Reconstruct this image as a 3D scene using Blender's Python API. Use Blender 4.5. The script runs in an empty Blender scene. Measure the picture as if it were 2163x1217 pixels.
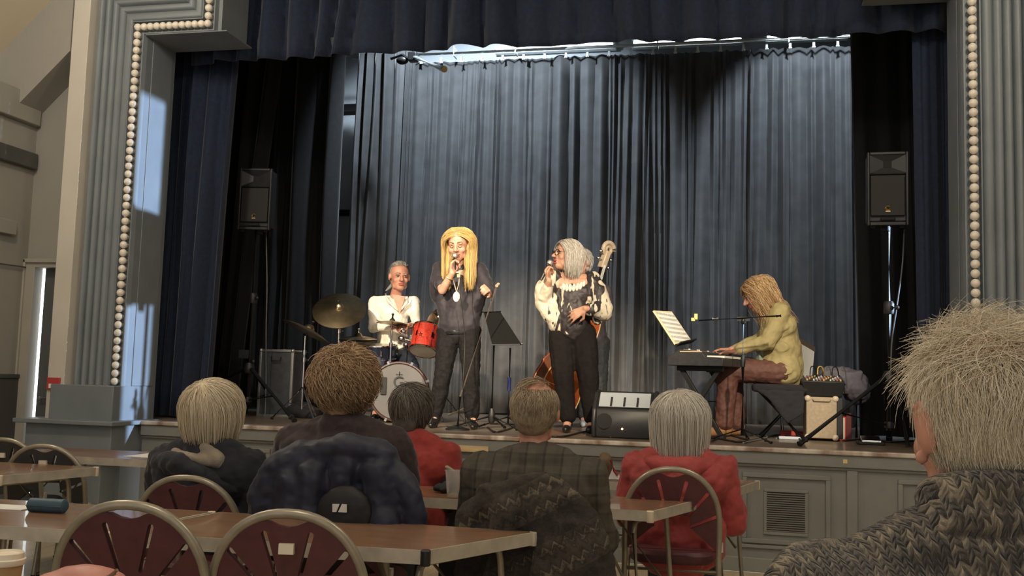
import bpy, bmesh, math, random
import numpy as np
from mathutils import Vector, Matrix, Euler

# ------------------------------------------------------------------ camera
SC = bpy.context.scene
COL = SC.collection
IW, IH, FPX = 2163, 1217, 2100.0
PITCH, ROLL, YAW, CAMZ = math.atan(192/2100), math.atan(.030), math.atan(2100/9400), 1.3
_f0 = Vector((-math.sin(YAW), math.cos(YAW), 0)); _r0 = Vector((math.cos(YAW), math.sin(YAW), 0)); _z = Vector((0, 0, 1))
CF = _f0*math.cos(PITCH) + _z*math.sin(PITCH)
_u = _z*math.cos(PITCH) - _f0*math.sin(PITCH)
CR = _r0*math.cos(ROLL) + _u*math.sin(ROLL)
CU = _u*math.cos(ROLL) - _r0*math.sin(ROLL)
CC = Vector((0, 0, CAMZ))
cam = bpy.data.cameras.new('camera'); camo = bpy.data.objects.new('camera', cam); COL.objects.link(camo)
cam.sensor_width = 36; cam.lens = FPX/IW*36; cam.clip_start = .05; cam.clip_end = 200
m = Matrix((CR, CU, -CF)).transposed().to_4x4(); m.translation = CC; camo.matrix_world = m
SC.camera = camo
def P(px, py, x=None, y=None, z=None):
    """survey a point of the photograph onto a real plane of the hall"""
    d = CF + CR*((px-IW/2)/FPX) - CU*((py-IH/2)/FPX)
    if z is not None: t = (z-CC.z)/d.z
    elif y is not None: t = (y-CC.y)/d.y
    else: t = (x-CC.x)/d.x
    return CC + d*t

# ------------------------------------------------------------------ world, lights, exposure
SC.view_settings.view_transform = 'Standard'; SC.view_settings.look = 'None'
SC.view_settings.gamma = 1; SC.view_settings.use_curve_mapping = False
SC.view_settings.exposure = 0.12
w = bpy.data.worlds.new('hall_ambient'); SC.world = w; w.use_nodes = True
bg = w.node_tree.nodes['Background']; bg.inputs[0].default_value = (1, .95, .87, 1); bg.inputs[1].default_value = .68
def area(name, loc, target, size, power, color, sy=None):
    l = bpy.data.lights.new(name, 'AREA'); l.energy = power; l.color = color; l.size = size
    if sy: l.shape = 'RECTANGLE'; l.size_y = sy
    o = bpy.data.objects.new(name, l); COL.objects.link(o); o.location = loc
    o.rotation_euler = (Vector(target)-Vector(loc)).to_track_quat('-Z', 'Y').to_euler(); return o
def spot(name, loc, target, deg, power, color, blend=.3, r=.08):
    l = bpy.data.lights.new(name, 'SPOT'); l.energy = power; l.color = color; l.spot_size = math.radians(deg); l.spot_blend = blend; l.shadow_soft_size = r
    o = bpy.data.objects.new(name, l); COL.objects.link(o); o.location = loc
    o.rotation_euler = (Vector(target)-Vector(loc)).to_track_quat('-Z', 'Y').to_euler(); return o
WARM, COOL = (1, .80, .55), (.76, .89, 1)
# house lamps under the hall ceiling
def globe(loc, power):
    l = bpy.data.lights.new('house_lamp', 'POINT'); l.energy = power; l.color = (1, .91, .78); l.shadow_soft_size = .18
    o = bpy.data.objects.new('house_lamp', l); COL.objects.link(o); o.location = loc
for g_ in ((-4.3, 4.6, 4.55), (-1.2, 1.0, 4.7), (1.8, 4.2, 4.7)): globe(g_, 120)
# front of house spotlights on the performers
spot('stage_spot', (-3.6, 1.6, 4.6), (-2.7, 8.6, 1.75), 24, 3300, (1, .83, .60), .7)
spot('stage_spot', (.9, 1.6, 4.6), (-1.6, 8.6, 1.75), 23, 2800, (1, .83, .60), .7)
spot('stage_spot', (1.4, 1.4, 4.6), (.1, 8.8, 1.5), 17, 2000, (1, .84, .62), .7)
# cool lanterns hung in the flies washing the back curtain, daylight through the narrowed scene dock opening at right
spot('fly_lantern', (-3.1, 9.7, 5.95), (-3.1, 11.7, 4.0), 98, 580, COOL, .45, .10)
spot('fly_lantern', (.95, 9.9, 5.95), (.95, 11.7, 4.1), 64, 390, COOL, .40, .10)
spot('daylight', (14.8, 9.9, 4.3), (-4.79, 7.4, 2.2), 9, 36000, (.52, .70, 1), .1, .06)

# ------------------------------------------------------------------ helpers
R_ = random.Random(7)
def V(*a): return Vector(a)
def lerp(a, b, t): return a + (b-a)*t
_M = {}
def mat(name, col, rough=.6, metal=0, var=None, bump=None, sheen=0, spec=.5, emit=None, trans=0, alpha=1, coat=0, stretch=None, col2=None):
    """procedural material: var=(scale, amount) noise on colour, bump=(scale, strength, distance)"""
    if name in _M: return _M[name]
    m = bpy.data.materials.new(name); m.use_nodes = True; nt = m.node_tree; b = nt.nodes['Principled BSDF']
    b.inputs['Base Color'].default_value = (*col, 1); b.inputs['Roughness'].default_value = rough
    b.inputs['Metallic'].default_value = metal; b.inputs['Specular IOR Level'].default_value = spec
    if sheen: b.inputs['Sheen Weight'].default_value = sheen; b.inputs['Sheen Roughness'].default_value = .4
    if coat: b.inputs['Coat Weight'].default_value = coat
    if trans: b.inputs['Transmission Weight'].default_value = trans
    if alpha < 1: b.inputs['Alpha'].default_value = alpha
    if emit: b.inputs['Emission Color'].default_value = (*emit[0], 1); b.inputs['Emission Strength'].default_value = emit[1]
    if var or bump:
        tc = nt.nodes.new('ShaderNodeTexCoord'); mp = nt.nodes.new('ShaderNodeMapping')
        nt.links.new(tc.outputs['Object'], mp.inputs[0])
        if stretch: mp.inputs['Scale'].default_value = stretch
    if var:
        n = nt.nodes.new('ShaderNodeTexNoise'); n.inputs['Scale'].default_value = var[0]; n.inputs['Detail'].default_value = 5
        nt.links.new(mp.outputs[0], n.inputs['Vector'])
        r = nt.nodes.new('ShaderNodeValToRGB'); a = var[1]
        c0 = tuple(max(0, c*(1-a)) for c in col); c1 = col2 or tuple(min(1, c*(1+a)) for c in col)
        r.color_ramp.elements[0].position = .3; r.color_ramp.elements[1].position = .7
        r.color_ramp.elements[0].color = (*c0, 1); r.color_ramp.elements[1].color = (*c1, 1)
        nt.links.new(n.outputs[0], r.inputs[0]); nt.links.new(r.outputs[0], b.inputs['Base Color'])
    if bump:
        n2 = nt.nodes.new('ShaderNodeTexNoise'); n2.inputs['Scale'].default_value = bump[0]; n2.inputs['Detail'].default_value = 6
        nt.links.new(mp.outputs[0], n2.inputs['Vector'])
        bp = nt.nodes.new('ShaderNodeBump'); bp.inputs['Strength'].default_value = bump[1]; bp.inputs['Distance'].default_value = bump[2] if len(bump) > 2 else .01
        nt.links.new(n2.outputs[0], bp.inputs['Height']); nt.links.new(bp.outputs[0], b.inputs['Normal'])
    _M[name] = m; return m

def tag(o, label=None, cat=None, group=None, kind=None):
    if label: o['label'] = label
    if cat: o['category'] = cat
    if group: o['group'] = group
    if kind: o['kind'] = kind
    return o
def empty(name, loc, label, cat, group=None):
    o = bpy.data.objects.new(name, None); COL.objects.link(o); o.location = loc; o.empty_display_size = .1
    return tag(o, label, cat, group)
def wloc(o):
    p = Vector((0, 0, 0))
    while o: p += o.location; o = o.parent
    return p
def frame(d):
    d = Vector(d).normalized(); a = Vector((0, 0, 1)) if abs(d.z) < .9 else Vector((1, 0, 0))
    s = d.cross(a).normalized(); return s, s.cross(d).normalized(), d
class MB:
    def __init__(s): s.v = []; s.f = []
    def add(s, vs, fs):
        k = len(s.v); s.v += [tuple(p) for p in vs]; s.f += [tuple(i+k for i in f) for f in fs]; return s
    def box(s, x0, x1, y0, y1, z0, z1):
        return s.add([(x0,y0,z0),(x1,y0,z0),(x1,y1,z0),(x0,y1,z0),(x0,y0,z1),(x1,y0,z1),(x1,y1,z1),(x0,y1,z1)],
                     [(0,3,2,1),(4,5,6,7),(0,1,5,4),(1,2,6,5),(2,3,7,6),(3,0,4,7)])
    def obox(s, c, ax, ay, az):
        """box at c with half-axis vectors"""
        c, ax, ay, az = map(Vector, (c, ax, ay, az)); q = []
        for k in (-1, 1):
            for i, j in ((-1,-1),(1,-1),(1,1),(-1,1)): q.append(c+ax*i+ay*j+az*k)
        return s.add(q, [(0,3,2,1),(4,5,6,7),(0,1,5,4),(1,2,6,5),(2,3,7,6),(3,0,4,7)])
    def prism(s, poly, ext):
        n = len(poly); e = Vector(ext); a = [Vector(p) for p in poly]
        return s.add(a+[p+e for p in a], [tuple(reversed(range(n))), tuple(range(n, 2*n))]+[(i, (i+1) % n, n+(i+1) % n, n+i) for i in range(n)])
    def tube(s, pts, r, n=8, closed=False, caps=True):
        pts = [Vector(p) for p in pts]; m = len(pts); rr = r if isinstance(r, (list, tuple)) else [r]*m
        vs = []; prev = None
        for i in range(m):
            a = pts[(i-1) % m] if (closed or i > 0) else pts[i]; b = pts[(i+1) % m] if (closed or i < m-1) else pts[i]
            t = (b-a).normalized()
            if prev is None: u, w_, _ = frame(t)
            else:
                u = prev - t*prev.dot(t)
                u = u.normalized() if u.length > 1e-6 else frame(t)[0]
                w_ = t.cross(u)
            prev = u
            for k in range(n):
                an = 2*math.pi*k/n; vs.append(pts[i]+(u*math.cos(an)+w_*math.sin(an))*rr[i])
        fs = []
        for i in range(m if closed else m-1):
            j = (i+1) % m
            for k in range(n): fs.append((i*n+k, i*n+(k+1) % n, j*n+(k+1) % n, j*n+k))
        if not closed and caps: fs += [tuple(reversed(range(n))), tuple(range((m-1)*n, m*n))]
        return s.add(vs, fs)
    def cyl(s, a, b, r0, r1=None, n=16): return s.tube([a, b], [r0, r0 if r1 is None else r1], n)
    def lathe(s, prof, c, axis=(0,0,1), n=24, half=None):
        u, w_, d = frame(axis); c = Vector(c); vs = []; m = len(prof)
        for r, h in prof:
            for k in range(n):
                a = 2*math.pi*k/n; vs.append(c+d*h+(u*math.cos(a)+w_*math.sin(a))*max(r, 1e-4))
        fs = [(i*n+k, i*n+(k+1) % n, (i+1)*n+(k+1) % n, (i+1)*n+k) for i in range(m-1) for k in range(n)]
        fs += [tuple(reversed(range(n))), tuple(range((m-1)*n, m*n))]
        return s.add(vs, fs)
    def ell(s, c, r, rot=None, nu=16, nv=10):
        c = Vector(c); r = (r, r, r) if not isinstance(r, (tuple, list)) else r
        vs = [Vector((0, 0, r[2]))]
        for j in range(1, nv):
            th = math.pi*j/nv
            for i in range(nu):
                ph = 2*math.pi*i/nu; vs.append(Vector((r[0]*math.sin(th)*math.cos(ph), r[1]*math.sin(th)*math.sin(ph), r[2]*math.cos(th))))
        vs.append(Vector((0, 0, -r[2]))); L = len(vs)-1
        if rot is not None: vs = [rot @ p for p in vs]
        fs = [(0, 1+i, 1+(i+1) % nu) for i in range(nu)]
        for j in range(nv-2):
            for i in range(nu): fs.append((1+j*nu+i, 1+(j+1)*nu+i, 1+(j+1)*nu+(i+1) % nu, 1+j*nu+(i+1) % nu))
        fs += [(L, 1+(nv-2)*nu+(i+1) % nu, 1+(nv-2)*nu+i) for i in range(nu)]
        return s.add([p+c for p in vs], fs)
    def cap(s, a, ra, b, rb, n=12):
        """tapered limb with round ends"""
        a, b = Vector(a), Vector(b); d = (b-a)
        if d.length < 1e-5: return s.ell(a, max(ra, rb))
        d.normalize(); pts = []; rr = []
        for k in range(1, 4): t = math.pi/2*k/4; pts.append(a-d*ra*math.cos(t)); rr.append(ra*math.sin(t))
        pts += [a, b]; rr += [ra, rb]
        for k in (3, 2, 1): t = math.pi/2*k/4; pts.append(b+d*rb*math.cos(t)); rr.append(rb*math.sin(t))
        return s.tube(pts, rr, n)
    def chain(s, pts, rr, n=12):
        for i in range(len(pts)-1): s.cap(pts[i], rr[i], pts[i+1], rr[i+1], n)
        return s
    def grid(s, rows):
        m, n = len(rows), len(rows[0])
        return s.add([p for r in rows for p in r], [(i*n+j, i*n+j+1, (i+1)*n+j+1, (i+1)*n+j) for i in range(m-1) for j in range(n-1)])
    def mesh(s, name, off=Vector((0, 0, 0))):
        me = bpy.data.meshes.new(name); me.from_pydata([tuple(Vector(p)-off) for p in s.v], [], s.f); return me
    def build(s, name, material, parent=None, smooth=True, angle=40, bevel=0, solid=0, sub=0, loc=None, rot=None):
        """link as one mesh object; vertices are given in world space unless loc is passed"""
        off = wloc(parent) if parent else Vector((0, 0, 0))
        if loc is not None: off = Vector((0, 0, 0))
        elif parent is None and s.v:
            a = np.array(s.v); off = Vector(((a[:, 0].min()+a[:, 0].max())/2, (a[:, 1].min()+a[:, 1].max())/2, a[:, 2].min()))
        me = s.mesh(name, off)
        bm = bmesh.new(); bm.from_mesh(me); bmesh.ops.recalc_face_normals(bm, faces=bm.faces) if not solid else None
        bm.to_mesh(me); bm.free()
        o = bpy.data.objects.new(name, me); COL.objects.link(o)
        if parent: o.parent = parent; o.location = loc if loc is not None else (0, 0, 0)
        else: o.location = loc if loc is not None else off
        if rot is not None: o.rotation_euler = rot
        me.materials.append(material)
        if smooth:
            me.polygons.foreach_set('use_smooth', [True]*len(me.polygons)); me.set_sharp_from_angle(angle=math.radians(angle))
        if bevel: b = o.modifiers.new('bevel', 'BEVEL'); b.width = bevel; b.segments = 2; b.limit_method = 'ANGLE'
        if solid: b = o.modifiers.new('solid', 'SOLIDIFY'); b.thickness = solid
        if sub: b = o.modifiers.new('sub', 'SUBSURF'); b.levels = b.render_levels = sub
        return o
_T = {}
def clouds(scale, depth=2):
    k = (scale, depth)
    if k not in _T: t = bpy.data.textures.new('folds', 'CLOUDS'); t.noise_scale = scale; t.noise_depth = depth; _T[k] = t
    return _T[k]
def bake(o):
    dg = bpy.context.evaluated_depsgraph_get(); e = o.evaluated_get(dg); me = bpy.data.meshes.new_from_object(e, depsgraph=dg)
    o.modifiers.clear(); old = o.data; o.data = me; bpy.data.meshes.remove(old)
def blob(name, mb, material, parent=None, voxel=.008, it=4, disp=None, disp2=None, fac=.5):
    """merge limb shapes into ONE continuous skin"""
    o = mb.build(name, material, parent, smooth=False)
    r = o.modifiers.new('r', 'REMESH'); r.mode = 'VOXEL'; r.voxel_size = voxel; r.use_smooth_shade = True
    if it: q = o.modifiers.new('s', 'SMOOTH'); q.factor = fac; q.iterations = it
    for dd in (disp, disp2):
        if dd: q = o.modifiers.new('d', 'DISPLACE'); q.texture = clouds(dd[0]); q.strength = dd[1]; q.mid_level = .5
    bake(o)
    o.data.polygons.foreach_set('use_smooth', [True]*len(o.data.polygons)); return o
def kids(o): return [c for c in bpy.data.objects if c.parent == o]
def copy_tree(o, loc, rz=0, label=None, parent=None):
    c = o.copy(); COL.objects.link(c); c.parent = parent
    if parent is None: c.location = loc; c.rotation_euler = (0, 0, rz)
    if label: c['label'] = label
    for k in kids(o): copy_tree(k, None, parent=c)
    return c
def text_mesh(name, txt, size, material, parent, loc, rot, depth=.002, sx=1):
    cu = bpy.data.curves.new(name, 'FONT'); cu.body = txt; cu.size = size; cu.extrude = depth; cu.align_x = 'CENTER'; cu.align_y = 'CENTER'
    t = bpy.data.objects.new(name, cu); COL.objects.link(t)
    dg = bpy.context.evaluated_depsgraph_get(); me = bpy.data.meshes.new_from_object(t.evaluated_get(dg), depsgraph=dg)
    bpy.data.objects.remove(t); o = bpy.data.objects.new(name, me); COL.objects.link(o); me.materials.clear(); me.materials.append(material)
    o.parent = parent; o.location = Vector(loc)-wloc(parent); o.rotation_euler = rot; o.scale = (sx, 1, 1); return o
def plate(loops, depth):
    """flat panel with holes: loops of (x, z); returns (verts, faces) centred on y = 0"""
    cu = bpy.data.curves.new('p', 'CURVE'); cu.dimensions = '2D'; cu.fill_mode = 'BOTH'; cu.extrude = depth/2
    for L in loops:
        sp = cu.splines.new('POLY'); sp.points.add(len(L)-1); sp.use_cyclic_u = True
        for p, q in zip(sp.points, L): p.co = (q[0], q[1], 0, 1)
    t = bpy.data.objects.new('p', cu); COL.objects.link(t)
    dg = bpy.context.evaluated_depsgraph_get(); me = bpy.data.meshes.new_from_object(t.evaluated_get(dg), depsgraph=dg)
    vs = [(v.co.x, -v.co.z, v.co.y) for v in me.vertices]; fs = [tuple(p.vertices) for p in me.polygons]
    bpy.data.objects.remove(t); bpy.data.curves.remove(cu); bpy.data.meshes.remove(me); return vs, fs
S = .868            # stage height
STRUCT = 'structure'

# ------------------------------------------------------------------ materials of the setting
GREY = mat('grey_paint', (.185, .208, .222), .45, var=(3, .10), bump=(60, .08))
GREYW = mat('grey_wall_paint', (.30, .285, .25), .8, var=(1.5, .07), bump=(90, .06))
WHITE = mat('white_wall_paint', (.56, .52, .45), .6, var=(2, .06), bump=(90, .06))
CREAM = mat('cream_ceiling_paint', (.62, .54, .40), .7, var=(1.2, .05), bump=(80, .05))
DADO = mat('dark_dado_paint', (.075, .072, .068), .5, var=(4, .15))
APRON = mat('stage_front_paint', (.215, .215, .195), .5, var=(3, .10), bump=(60, .08))
BLACKW = mat('black_paint', (.02, .02, .021), .7, var=(5, .3))
BACKW = mat('back_wall_paint', (.58, .62, .66), .7, var=(2, .12))
def wood(name, c0, c1, scale=(1, 12, 12), rough=.35, coat=.2, nscale=3):
    m = bpy.data.materials.new(name); m.use_nodes = True; nt = m.node_tree; b = nt.nodes['Principled BSDF']
    tc = nt.nodes.new('ShaderNodeTexCoord'); mp = nt.nodes.new('ShaderNodeMapping'); mp.inputs['Scale'].default_value = scale
    n = nt.nodes.new('ShaderNodeTexNoise'); n.inputs['Scale'].default_value = nscale; n.inputs['Detail'].default_value = 8; n.inputs['Distortion'].default_value = .6
    r = nt.nodes.new('ShaderNodeValToRGB'); r.color_ramp.elements[0].position = .3; r.color_ramp.elements[1].position = .72
    r.color_ramp.elements[0].color = (*c0, 1); r.color_ramp.elements[1].color = (*c1, 1)
    nt.links.new(tc.outputs['Object'], mp.inputs[0]); nt.links.new(mp.outputs[0], n.inputs['Vector']); nt.links.new(n.outputs[0], r.inputs[0])
    nt.links.new(r.outputs[0], b.inputs['Base Color']); b.inputs['Roughness'].default_value = rough; b.inputs['Coat Weight'].default_value = coat
    bp = nt.nodes.new('ShaderNodeBump'); bp.inputs['Strength'].default_value = .06; bp.inputs['Distance'].default_value = .004
    nt.links.new(n.outputs[0], bp.inputs['Height']); nt.links.new(bp.outputs[0], b.inputs['Normal']); return m
STAGEW = wood('worn_stage_boards', (.10, .065, .045), (.30, .24, .18), (1.2, 10, 10), .4, .25)
NOSE = wood('worn_stage_nosing', (.20, .10, .06), (.78, .72, .62), (2, 1, 1), .4, .2, 3)
HALLW = wood('pale_hall_floor', (.42, .33, .20), (.62, .52, .36), (8, 1, 1), .35, .3)

# ------------------------------------------------------------------ hall shell
YF = 7.33           # plane of the stage front
XL, XR = -4.79, 1.61  # proscenium opening
def struct(name, mb, m, **k): return tag(mb.build(name, m, **k), kind=STRUCT)
struct('floor', MB().box(-6.3, 4.2, -3, YF, -.08, 0), HALLW)
struct('floor_stage', MB().box(-4.9, 3.0, YF+.03, 12.6, S-.10, S).box(-6.0, -4.9, 7.7, 12.6, S-.10, S), STAGEW)
# stage front
ap = struct('wall_stage_front', MB().box(-4.70, 4.2, YF+.03, YF+.12, 0, S-.10), APRON)
MB().box(-4.70, 4.2, YF-.02, YF+.06, S-.03, S+.004).build('nosing', NOSE, ap, bevel=.008)
MB().box(-4.70, 4.2, YF-.005, YF+.04, S-.115, S-.03).build('cornice', APRON, ap, bevel=.006)
MB().box(-4.70, 4.2, YF+.012, YF+.04, S-.135, S-.115).build('moulding', APRON, ap, bevel=.004)
MB().box(-4.70, 4.2, YF+.0, YF+.04, 0, .10).build('skirting', APRON, ap, bevel=.005)
def fr(name, x0, x1, z0, z1, w_, d, parent, m, y=YF+.03):
    mb = MB(); mb.box(x0, x1, y-d, y, z1-w_, z1); mb.box(x0, x1, y-d, y, z0, z0+w_); mb.box(x0, x0+w_, y-d, y, z0+w_, z1-w_); mb.box(x1-w_, x1, y-d, y, z0+w_, z1-w_)
    return mb.build(name, m, parent, bevel=.004)
for k, cx in enumerate((-3.86, -2.9, -1.93, -.95, .377, 1.42)):
    x0, x1 = cx-.30, cx+.30
    fr('panel_moulding', x0, x1, .20, .69, .032, .02, ap, APRON)
    MB().box(x0-.03, x1+.03, YF+.012, YF+.03, .165, .19).build('panel_ledge', APRON, ap, bevel=.004)
for x in (.82, -.40, -1.44, -2.41, -3.4):
    MB().box(x-.035, x+.035, YF+.004, YF+.03, .10, S-.135).build('pier', APRON, ap, bevel=.004)
MB().box(.757, .785, YF-.008, YF, .785, .812).build('yellow_tape', mat('yellow_tape', (.75, .55, .2), .5), ap)
MB().box(-2.05, -1.78, YF-.016, YF+.002, .745, .79).build('bare_board', wood('bare_pine', (.55, .40, .20), (.72, .56, .32), (2, 8, 8)), ap)
# ventilation grille in the stage front
vg = fr('vent_grille', .225, .527, .262, .582, .022, .012, ap, APRON, YF+.03)
MB().box(.246, .508, YF+.026, YF+.0302, .284, .56).build('vent_void', BLACKW, vg)
sl = MB().box(0, .262, -.006, .0, 0, .007)
for i in range(18): sl.build('slat', APRON, vg, loc=(.246-wloc(vg).x, YF+.026-wloc(vg).y, .288+i*.0152-wloc(vg).z), rot=(math.radians(25), 0, 0))
# plinth block at the left end of the stage
pl = struct('trim_1', MB().box(-5.50, XL+.06, 6.98, 7.6, .60, S-.028), GREY, bevel=.006)
MB().box(-5.58, XL+.10, 6.92, 7.62, S-.028, S+.006).build('ledge', GREY, pl, bevel=.006)
MB().box(-5.40, XL-.04, 7.02, 7.6, 0, .60).build('lower_block', GREY, pl, bevel=.006)
MB().box(-5.53, XL+.075, 6.95, 7.6, .575, .615).build('ledge', GREY, pl, bevel=.006)
# proscenium frame: mitred reeds round a bulb channel, left and right
bulbm = mat('cream_lamp_bulb', (.80, .73, .62), .35, coat=.4)
def bulb_sphere():
    mb = MB(); mb.ell((0, 0, 0), .031, nu=16, nv=10); mb.lathe([(.02, 0), (.022, .02), (.022, .036)], (0, .01, 0), (0, 1, 0), 12); return mb
bm_ = bulb_sphere().mesh('bulb'); bm_.materials.append(bulbm); bm_.polygons.foreach_set('use_smooth', [True]*len(bm_.polygons))
def proscenium(name, side):
    """side -1 = left; reeds run up, step inwards over the corner and run up again"""
    xo = -4.862 if side < 0 else 1.592       # bulb line
    step = .64 if side < 0 else .50
    zc = 4.125 if side < 0 else 4.235       # height of the bulb corner
    def X(d): return xo + side*d
    yf = 7.17
    def path(d, z0): return [(X(d), z0), (X(d), zc+d), (X(d)-side*step, zc+d), (X(d)-side*step, 5.6)]
    z0 = 1.15
    # carcass behind the reeds
    c = MB()
    pts = [(X(.56), 0), (X(.56), 5.6), (X(0)-side*(step+.10), 5.6), (X(0)-side*(step+.10), zc-.06), (X(-.068), zc-.06), (X(-.068), 0)]
    if side > 0: pts = [(X(2.6), 0), (X(2.6), 5.6)]+pts[2:]
    c.prism([(x, yf+.05, z) for x, z in pts], (0, .43, 0))
    root = struct(name, c, GREY, smooth=False)
    def band(nm, d0, d1, dep, seg=5, rnd=True, y=yf+.05):
        mb = MB(); rows = []
        for i in range(seg+1):
            t = i/seg; d = lerp(d0, d1, t); yy = y-(dep*math.sin(math.pi*t)**.6 if rnd else (dep if 0 < i < seg else 0))
            rows.append([(x, yy, z) for x, z in path(d, z0)])
        mb.grid(rows); return mb.build(nm, GREY, root, angle=50)
    band('inner_lip', -.068, -.040, .045, 3, False)
    band('outer_lip', .040, .060, .045, 3, False)
    d = .066
    for w_, dep in ((.075, .028), (.062, .036), (.062, .044), (.062, .052), (.06, .06)):
        band('reed', d, d+w_, dep, 8); d += w_
    if side > 0:
        for w_, dep in ((.07, .062), (.075, .062), (.075, .062), (.08, .062), (.08, .062)): band('reed', d, d+w_, dep, 8); d += w_
    # base block under the reeds
    b0, b1 = sorted((X(-.072), X(.50 if side < 0 else 2.4)))
    MB().box(b0, b1, 7.06, 7.60, S, z0).build('base_block', GREY, root, bevel=.006)
    # groove and cover strip along the reveal
    xr = X(-.068)
    MB().box(min(xr, xr-side*.008), max(xr, xr-side*.008), 7.30, 7.60, z0, zc-.065).build('reveal_panel', GREY, root, bevel=.003)
    MB().box(*sorted((X(-.07)-side*(step+.10), X(-.07))), 7.18, 7.62, zc-.07, zc-.059).build('soffit_board', GREY, root, bevel=.003)
    # bulbs
    p = path(0, 0); pos = []
    z = 1.185
    while z < zc-.03: pos.append((p[0][0], z)); z += .0653
    nx = 11
    for i in range(nx+1): pos.append((xo-side*step*i/nx, zc))
    z = zc+.066
    while z < 4.75: pos.append((xo-side*step, z)); z += .066
    for x, z in pos:
        o = bpy.data.objects.new('bulb', bm_); COL.objects.link(o); o.parent = root
        o.location = Vector((x, yf+.005, z))-wloc(root)
    return root
pr_l = proscenium('wall_proscenium_left', -1)
pr_r = proscenium('wall_proscenium_right', 1)
struct('trim_2', MB().box(-4.2, 1.1, 7.18, 7.6, 4.72, 5.6), GREY)
# white strip and wall with the exit door left of the proscenium
ws = struct('trim_3', MB().box(-5.425, -5.27, 7.10, 7.5, 0, 5.6), WHITE, bevel=.004)
wf = MB(); DX0, DX1, DZ = -5.95, -5.565, 2.17
yw = 7.42
wf.box(-6.35, DX0, yw, yw+.12, 0, 5.6); wf.box(DX1, -5.42, yw, yw+.12, 0, 5.6); wf.box(DX0, DX1, yw, yw+.12, DZ, 5.6)
wf_o = struct('wall_front', wf, GREYW)
d1 = MB(); d1.box(DX0, DX0+.10, yw-.03, yw+.08, 0, DZ); d1.box(DX1-.035, DX1, yw-.03, yw+.14, 0, DZ); d1.box(DX0+.10, DX1-.035, yw-.03, yw+.14, DZ-.04, DZ)
FRM = mat('door_frame_paint', (.36, .33, .28), .5, var=(3, .06))
do = struct('door_1', d1, FRM, bevel=.004)
MB().box(DX0-.03, DX0+.015, yw-.05, yw, 0, DZ+.03).build('architrave', FRM, do, bevel=.004)
MB().box(DX0-.03, DX1+.02, yw-.05, yw, DZ, DZ+.035).build('architrave', FRM, do, bevel=.004)
LEAF = mat('door_leaf_paint', (.09, .095, .095), .5, var=(3, .1))
lf = MB().box(DX0+.140, DX1-.035, yw+.06, yw+.10, 0, DZ-.04).build('door_leaf', LEAF, do, bevel=.003)
h = MB(); h.tube([(DX0+.20, yw+.06, 1.02), (DX0+.20, yw+.02, 1.02), (DX0+.29, yw+.02, 1.02)], .009); h.build('handle', mat('steel', (.55, .55, .55), .3, 1), lf)
struct('daylight_panel_1', MB().box(DX0-.35, DX1, yw+.15, yw+.17, 0, DZ), mat('daylight_behind_door', (1, 1, 1), 1, emit=((.85, .95, 1), 2.5)))  # glowing panel standing in for the daylight beyond the door
# hall side wall with dado and beams, sloping ceiling
sw = struct('wall_left', MB().box(-6.07, -5.95, -3, yw, 0, 3.5), GREYW)
MB().box(-5.96, -5.925, -3, yw-.0, 0, 1.18).build('dado', DADO, sw, bevel=.004)
MB().box(-5.97, -5.915, -3, yw-.0, 1.18, 1.215).build('dado_rail', DADO, sw, bevel=.004)
MB().box(-5.98, -5.90, 6.9, 7.2, 2.38, 2.50).build('switch_box', GREYW, sw, bevel=.004)
MB().tube([(-5.93, 5.2, 2.16), (-5.93, 6.3, 2.11), (-5.93, 7.38, 2.13)], .006).build('cable', DADO, sw)
bmx = struct('trim_4', MB().box(-6.2, -5.90, -3, yw-.02, 3.36, 3.62), GREYW, bevel=.01)
MB().box(-6.2, -5.90, -3, yw-.02, 2.98, 3.12).build('lower_beam', DADO, bmx, bevel=.01)
gb = MB(); gb.prism([(-6.35, yw-.001, 3.45), (-5.95, yw-.001, 3.45), (-5.45, yw-.001, 3.93), (-5.45, yw-.001, 4.60), (-6.35, yw-.001, 3.72)], (0, -.30, 0))
struct('trim_5', gb, GREYW)
ce = MB(); ce.prism([(-6.4, -3, 3.66), (-4.4, -3, 5.62), (-4.4, -3, 5.74), (-6.4, -3, 3.78)], (0, 10.3, 0)); ce.prism([(-4.4, -3, 5.62), (4.2, -3, 5.62), (4.2, -3, 5.74), (-4.4, -3, 5.74)], (0, 10.3, 0))
struct('ceiling', ce, CREAM, smooth=False)
struct('wall_right', MB().box(4.2, 4.3, -3, 7.2, 0, 5.7), GREYW)
# stage house
struct('wall_stage_back', MB().box(-6.0, 3.0, 12.5, 12.6, S, 7), BACKW)
struct('wall_stage_left', MB().box(-6.0, -5.9, 7.62, 12.5, S, 7), BLACKW)
wr = MB(); wr.box(2.9, 3.0, 7.62, 8.25, S, 7); wr.box(2.9, 3.0, 8.47, 12.5, S, 7); wr.box(2.9, 3.0, 8.25, 8.47, 3.86, 7)   # unseen scene dock opening, width trimmed to shape the daylight patch
struct('wall_stage_right', wr, BLACKW)
struct('ceiling_stage', MB().box(-6.0, 3.0, 7.62, 12.6, 7, 7.1), BACKW)
struct('wall_fly_front', MB().box(-6.0, 3.0, 7.62, 7.70, 4.9, 7), BLACKW)
struct('wall_fly_left', MB().box(-6.0, -4.85, 7.62, 7.70, S, 4.9), BLACKW)
struct('wall_fly_right', MB().box(1.70, 3.0, 7.62, 7.70, S, 4.9), BLACKW)
sg = tag(MB().box(-5.418, -5.30, 7.085, 7.10, 1.10, 1.20).build('fire_notice', mat('red_sign', (.45, .05, .05), .5), bevel=.002), 'small red notice with white box on the white wall strip', 'sign')
MB().box(-5.395, -5.325, 7.08, 7.086, 1.115, 1.15).build('white_box', mat('sign_white', (.8, .8, .78), .5), sg)

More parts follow.
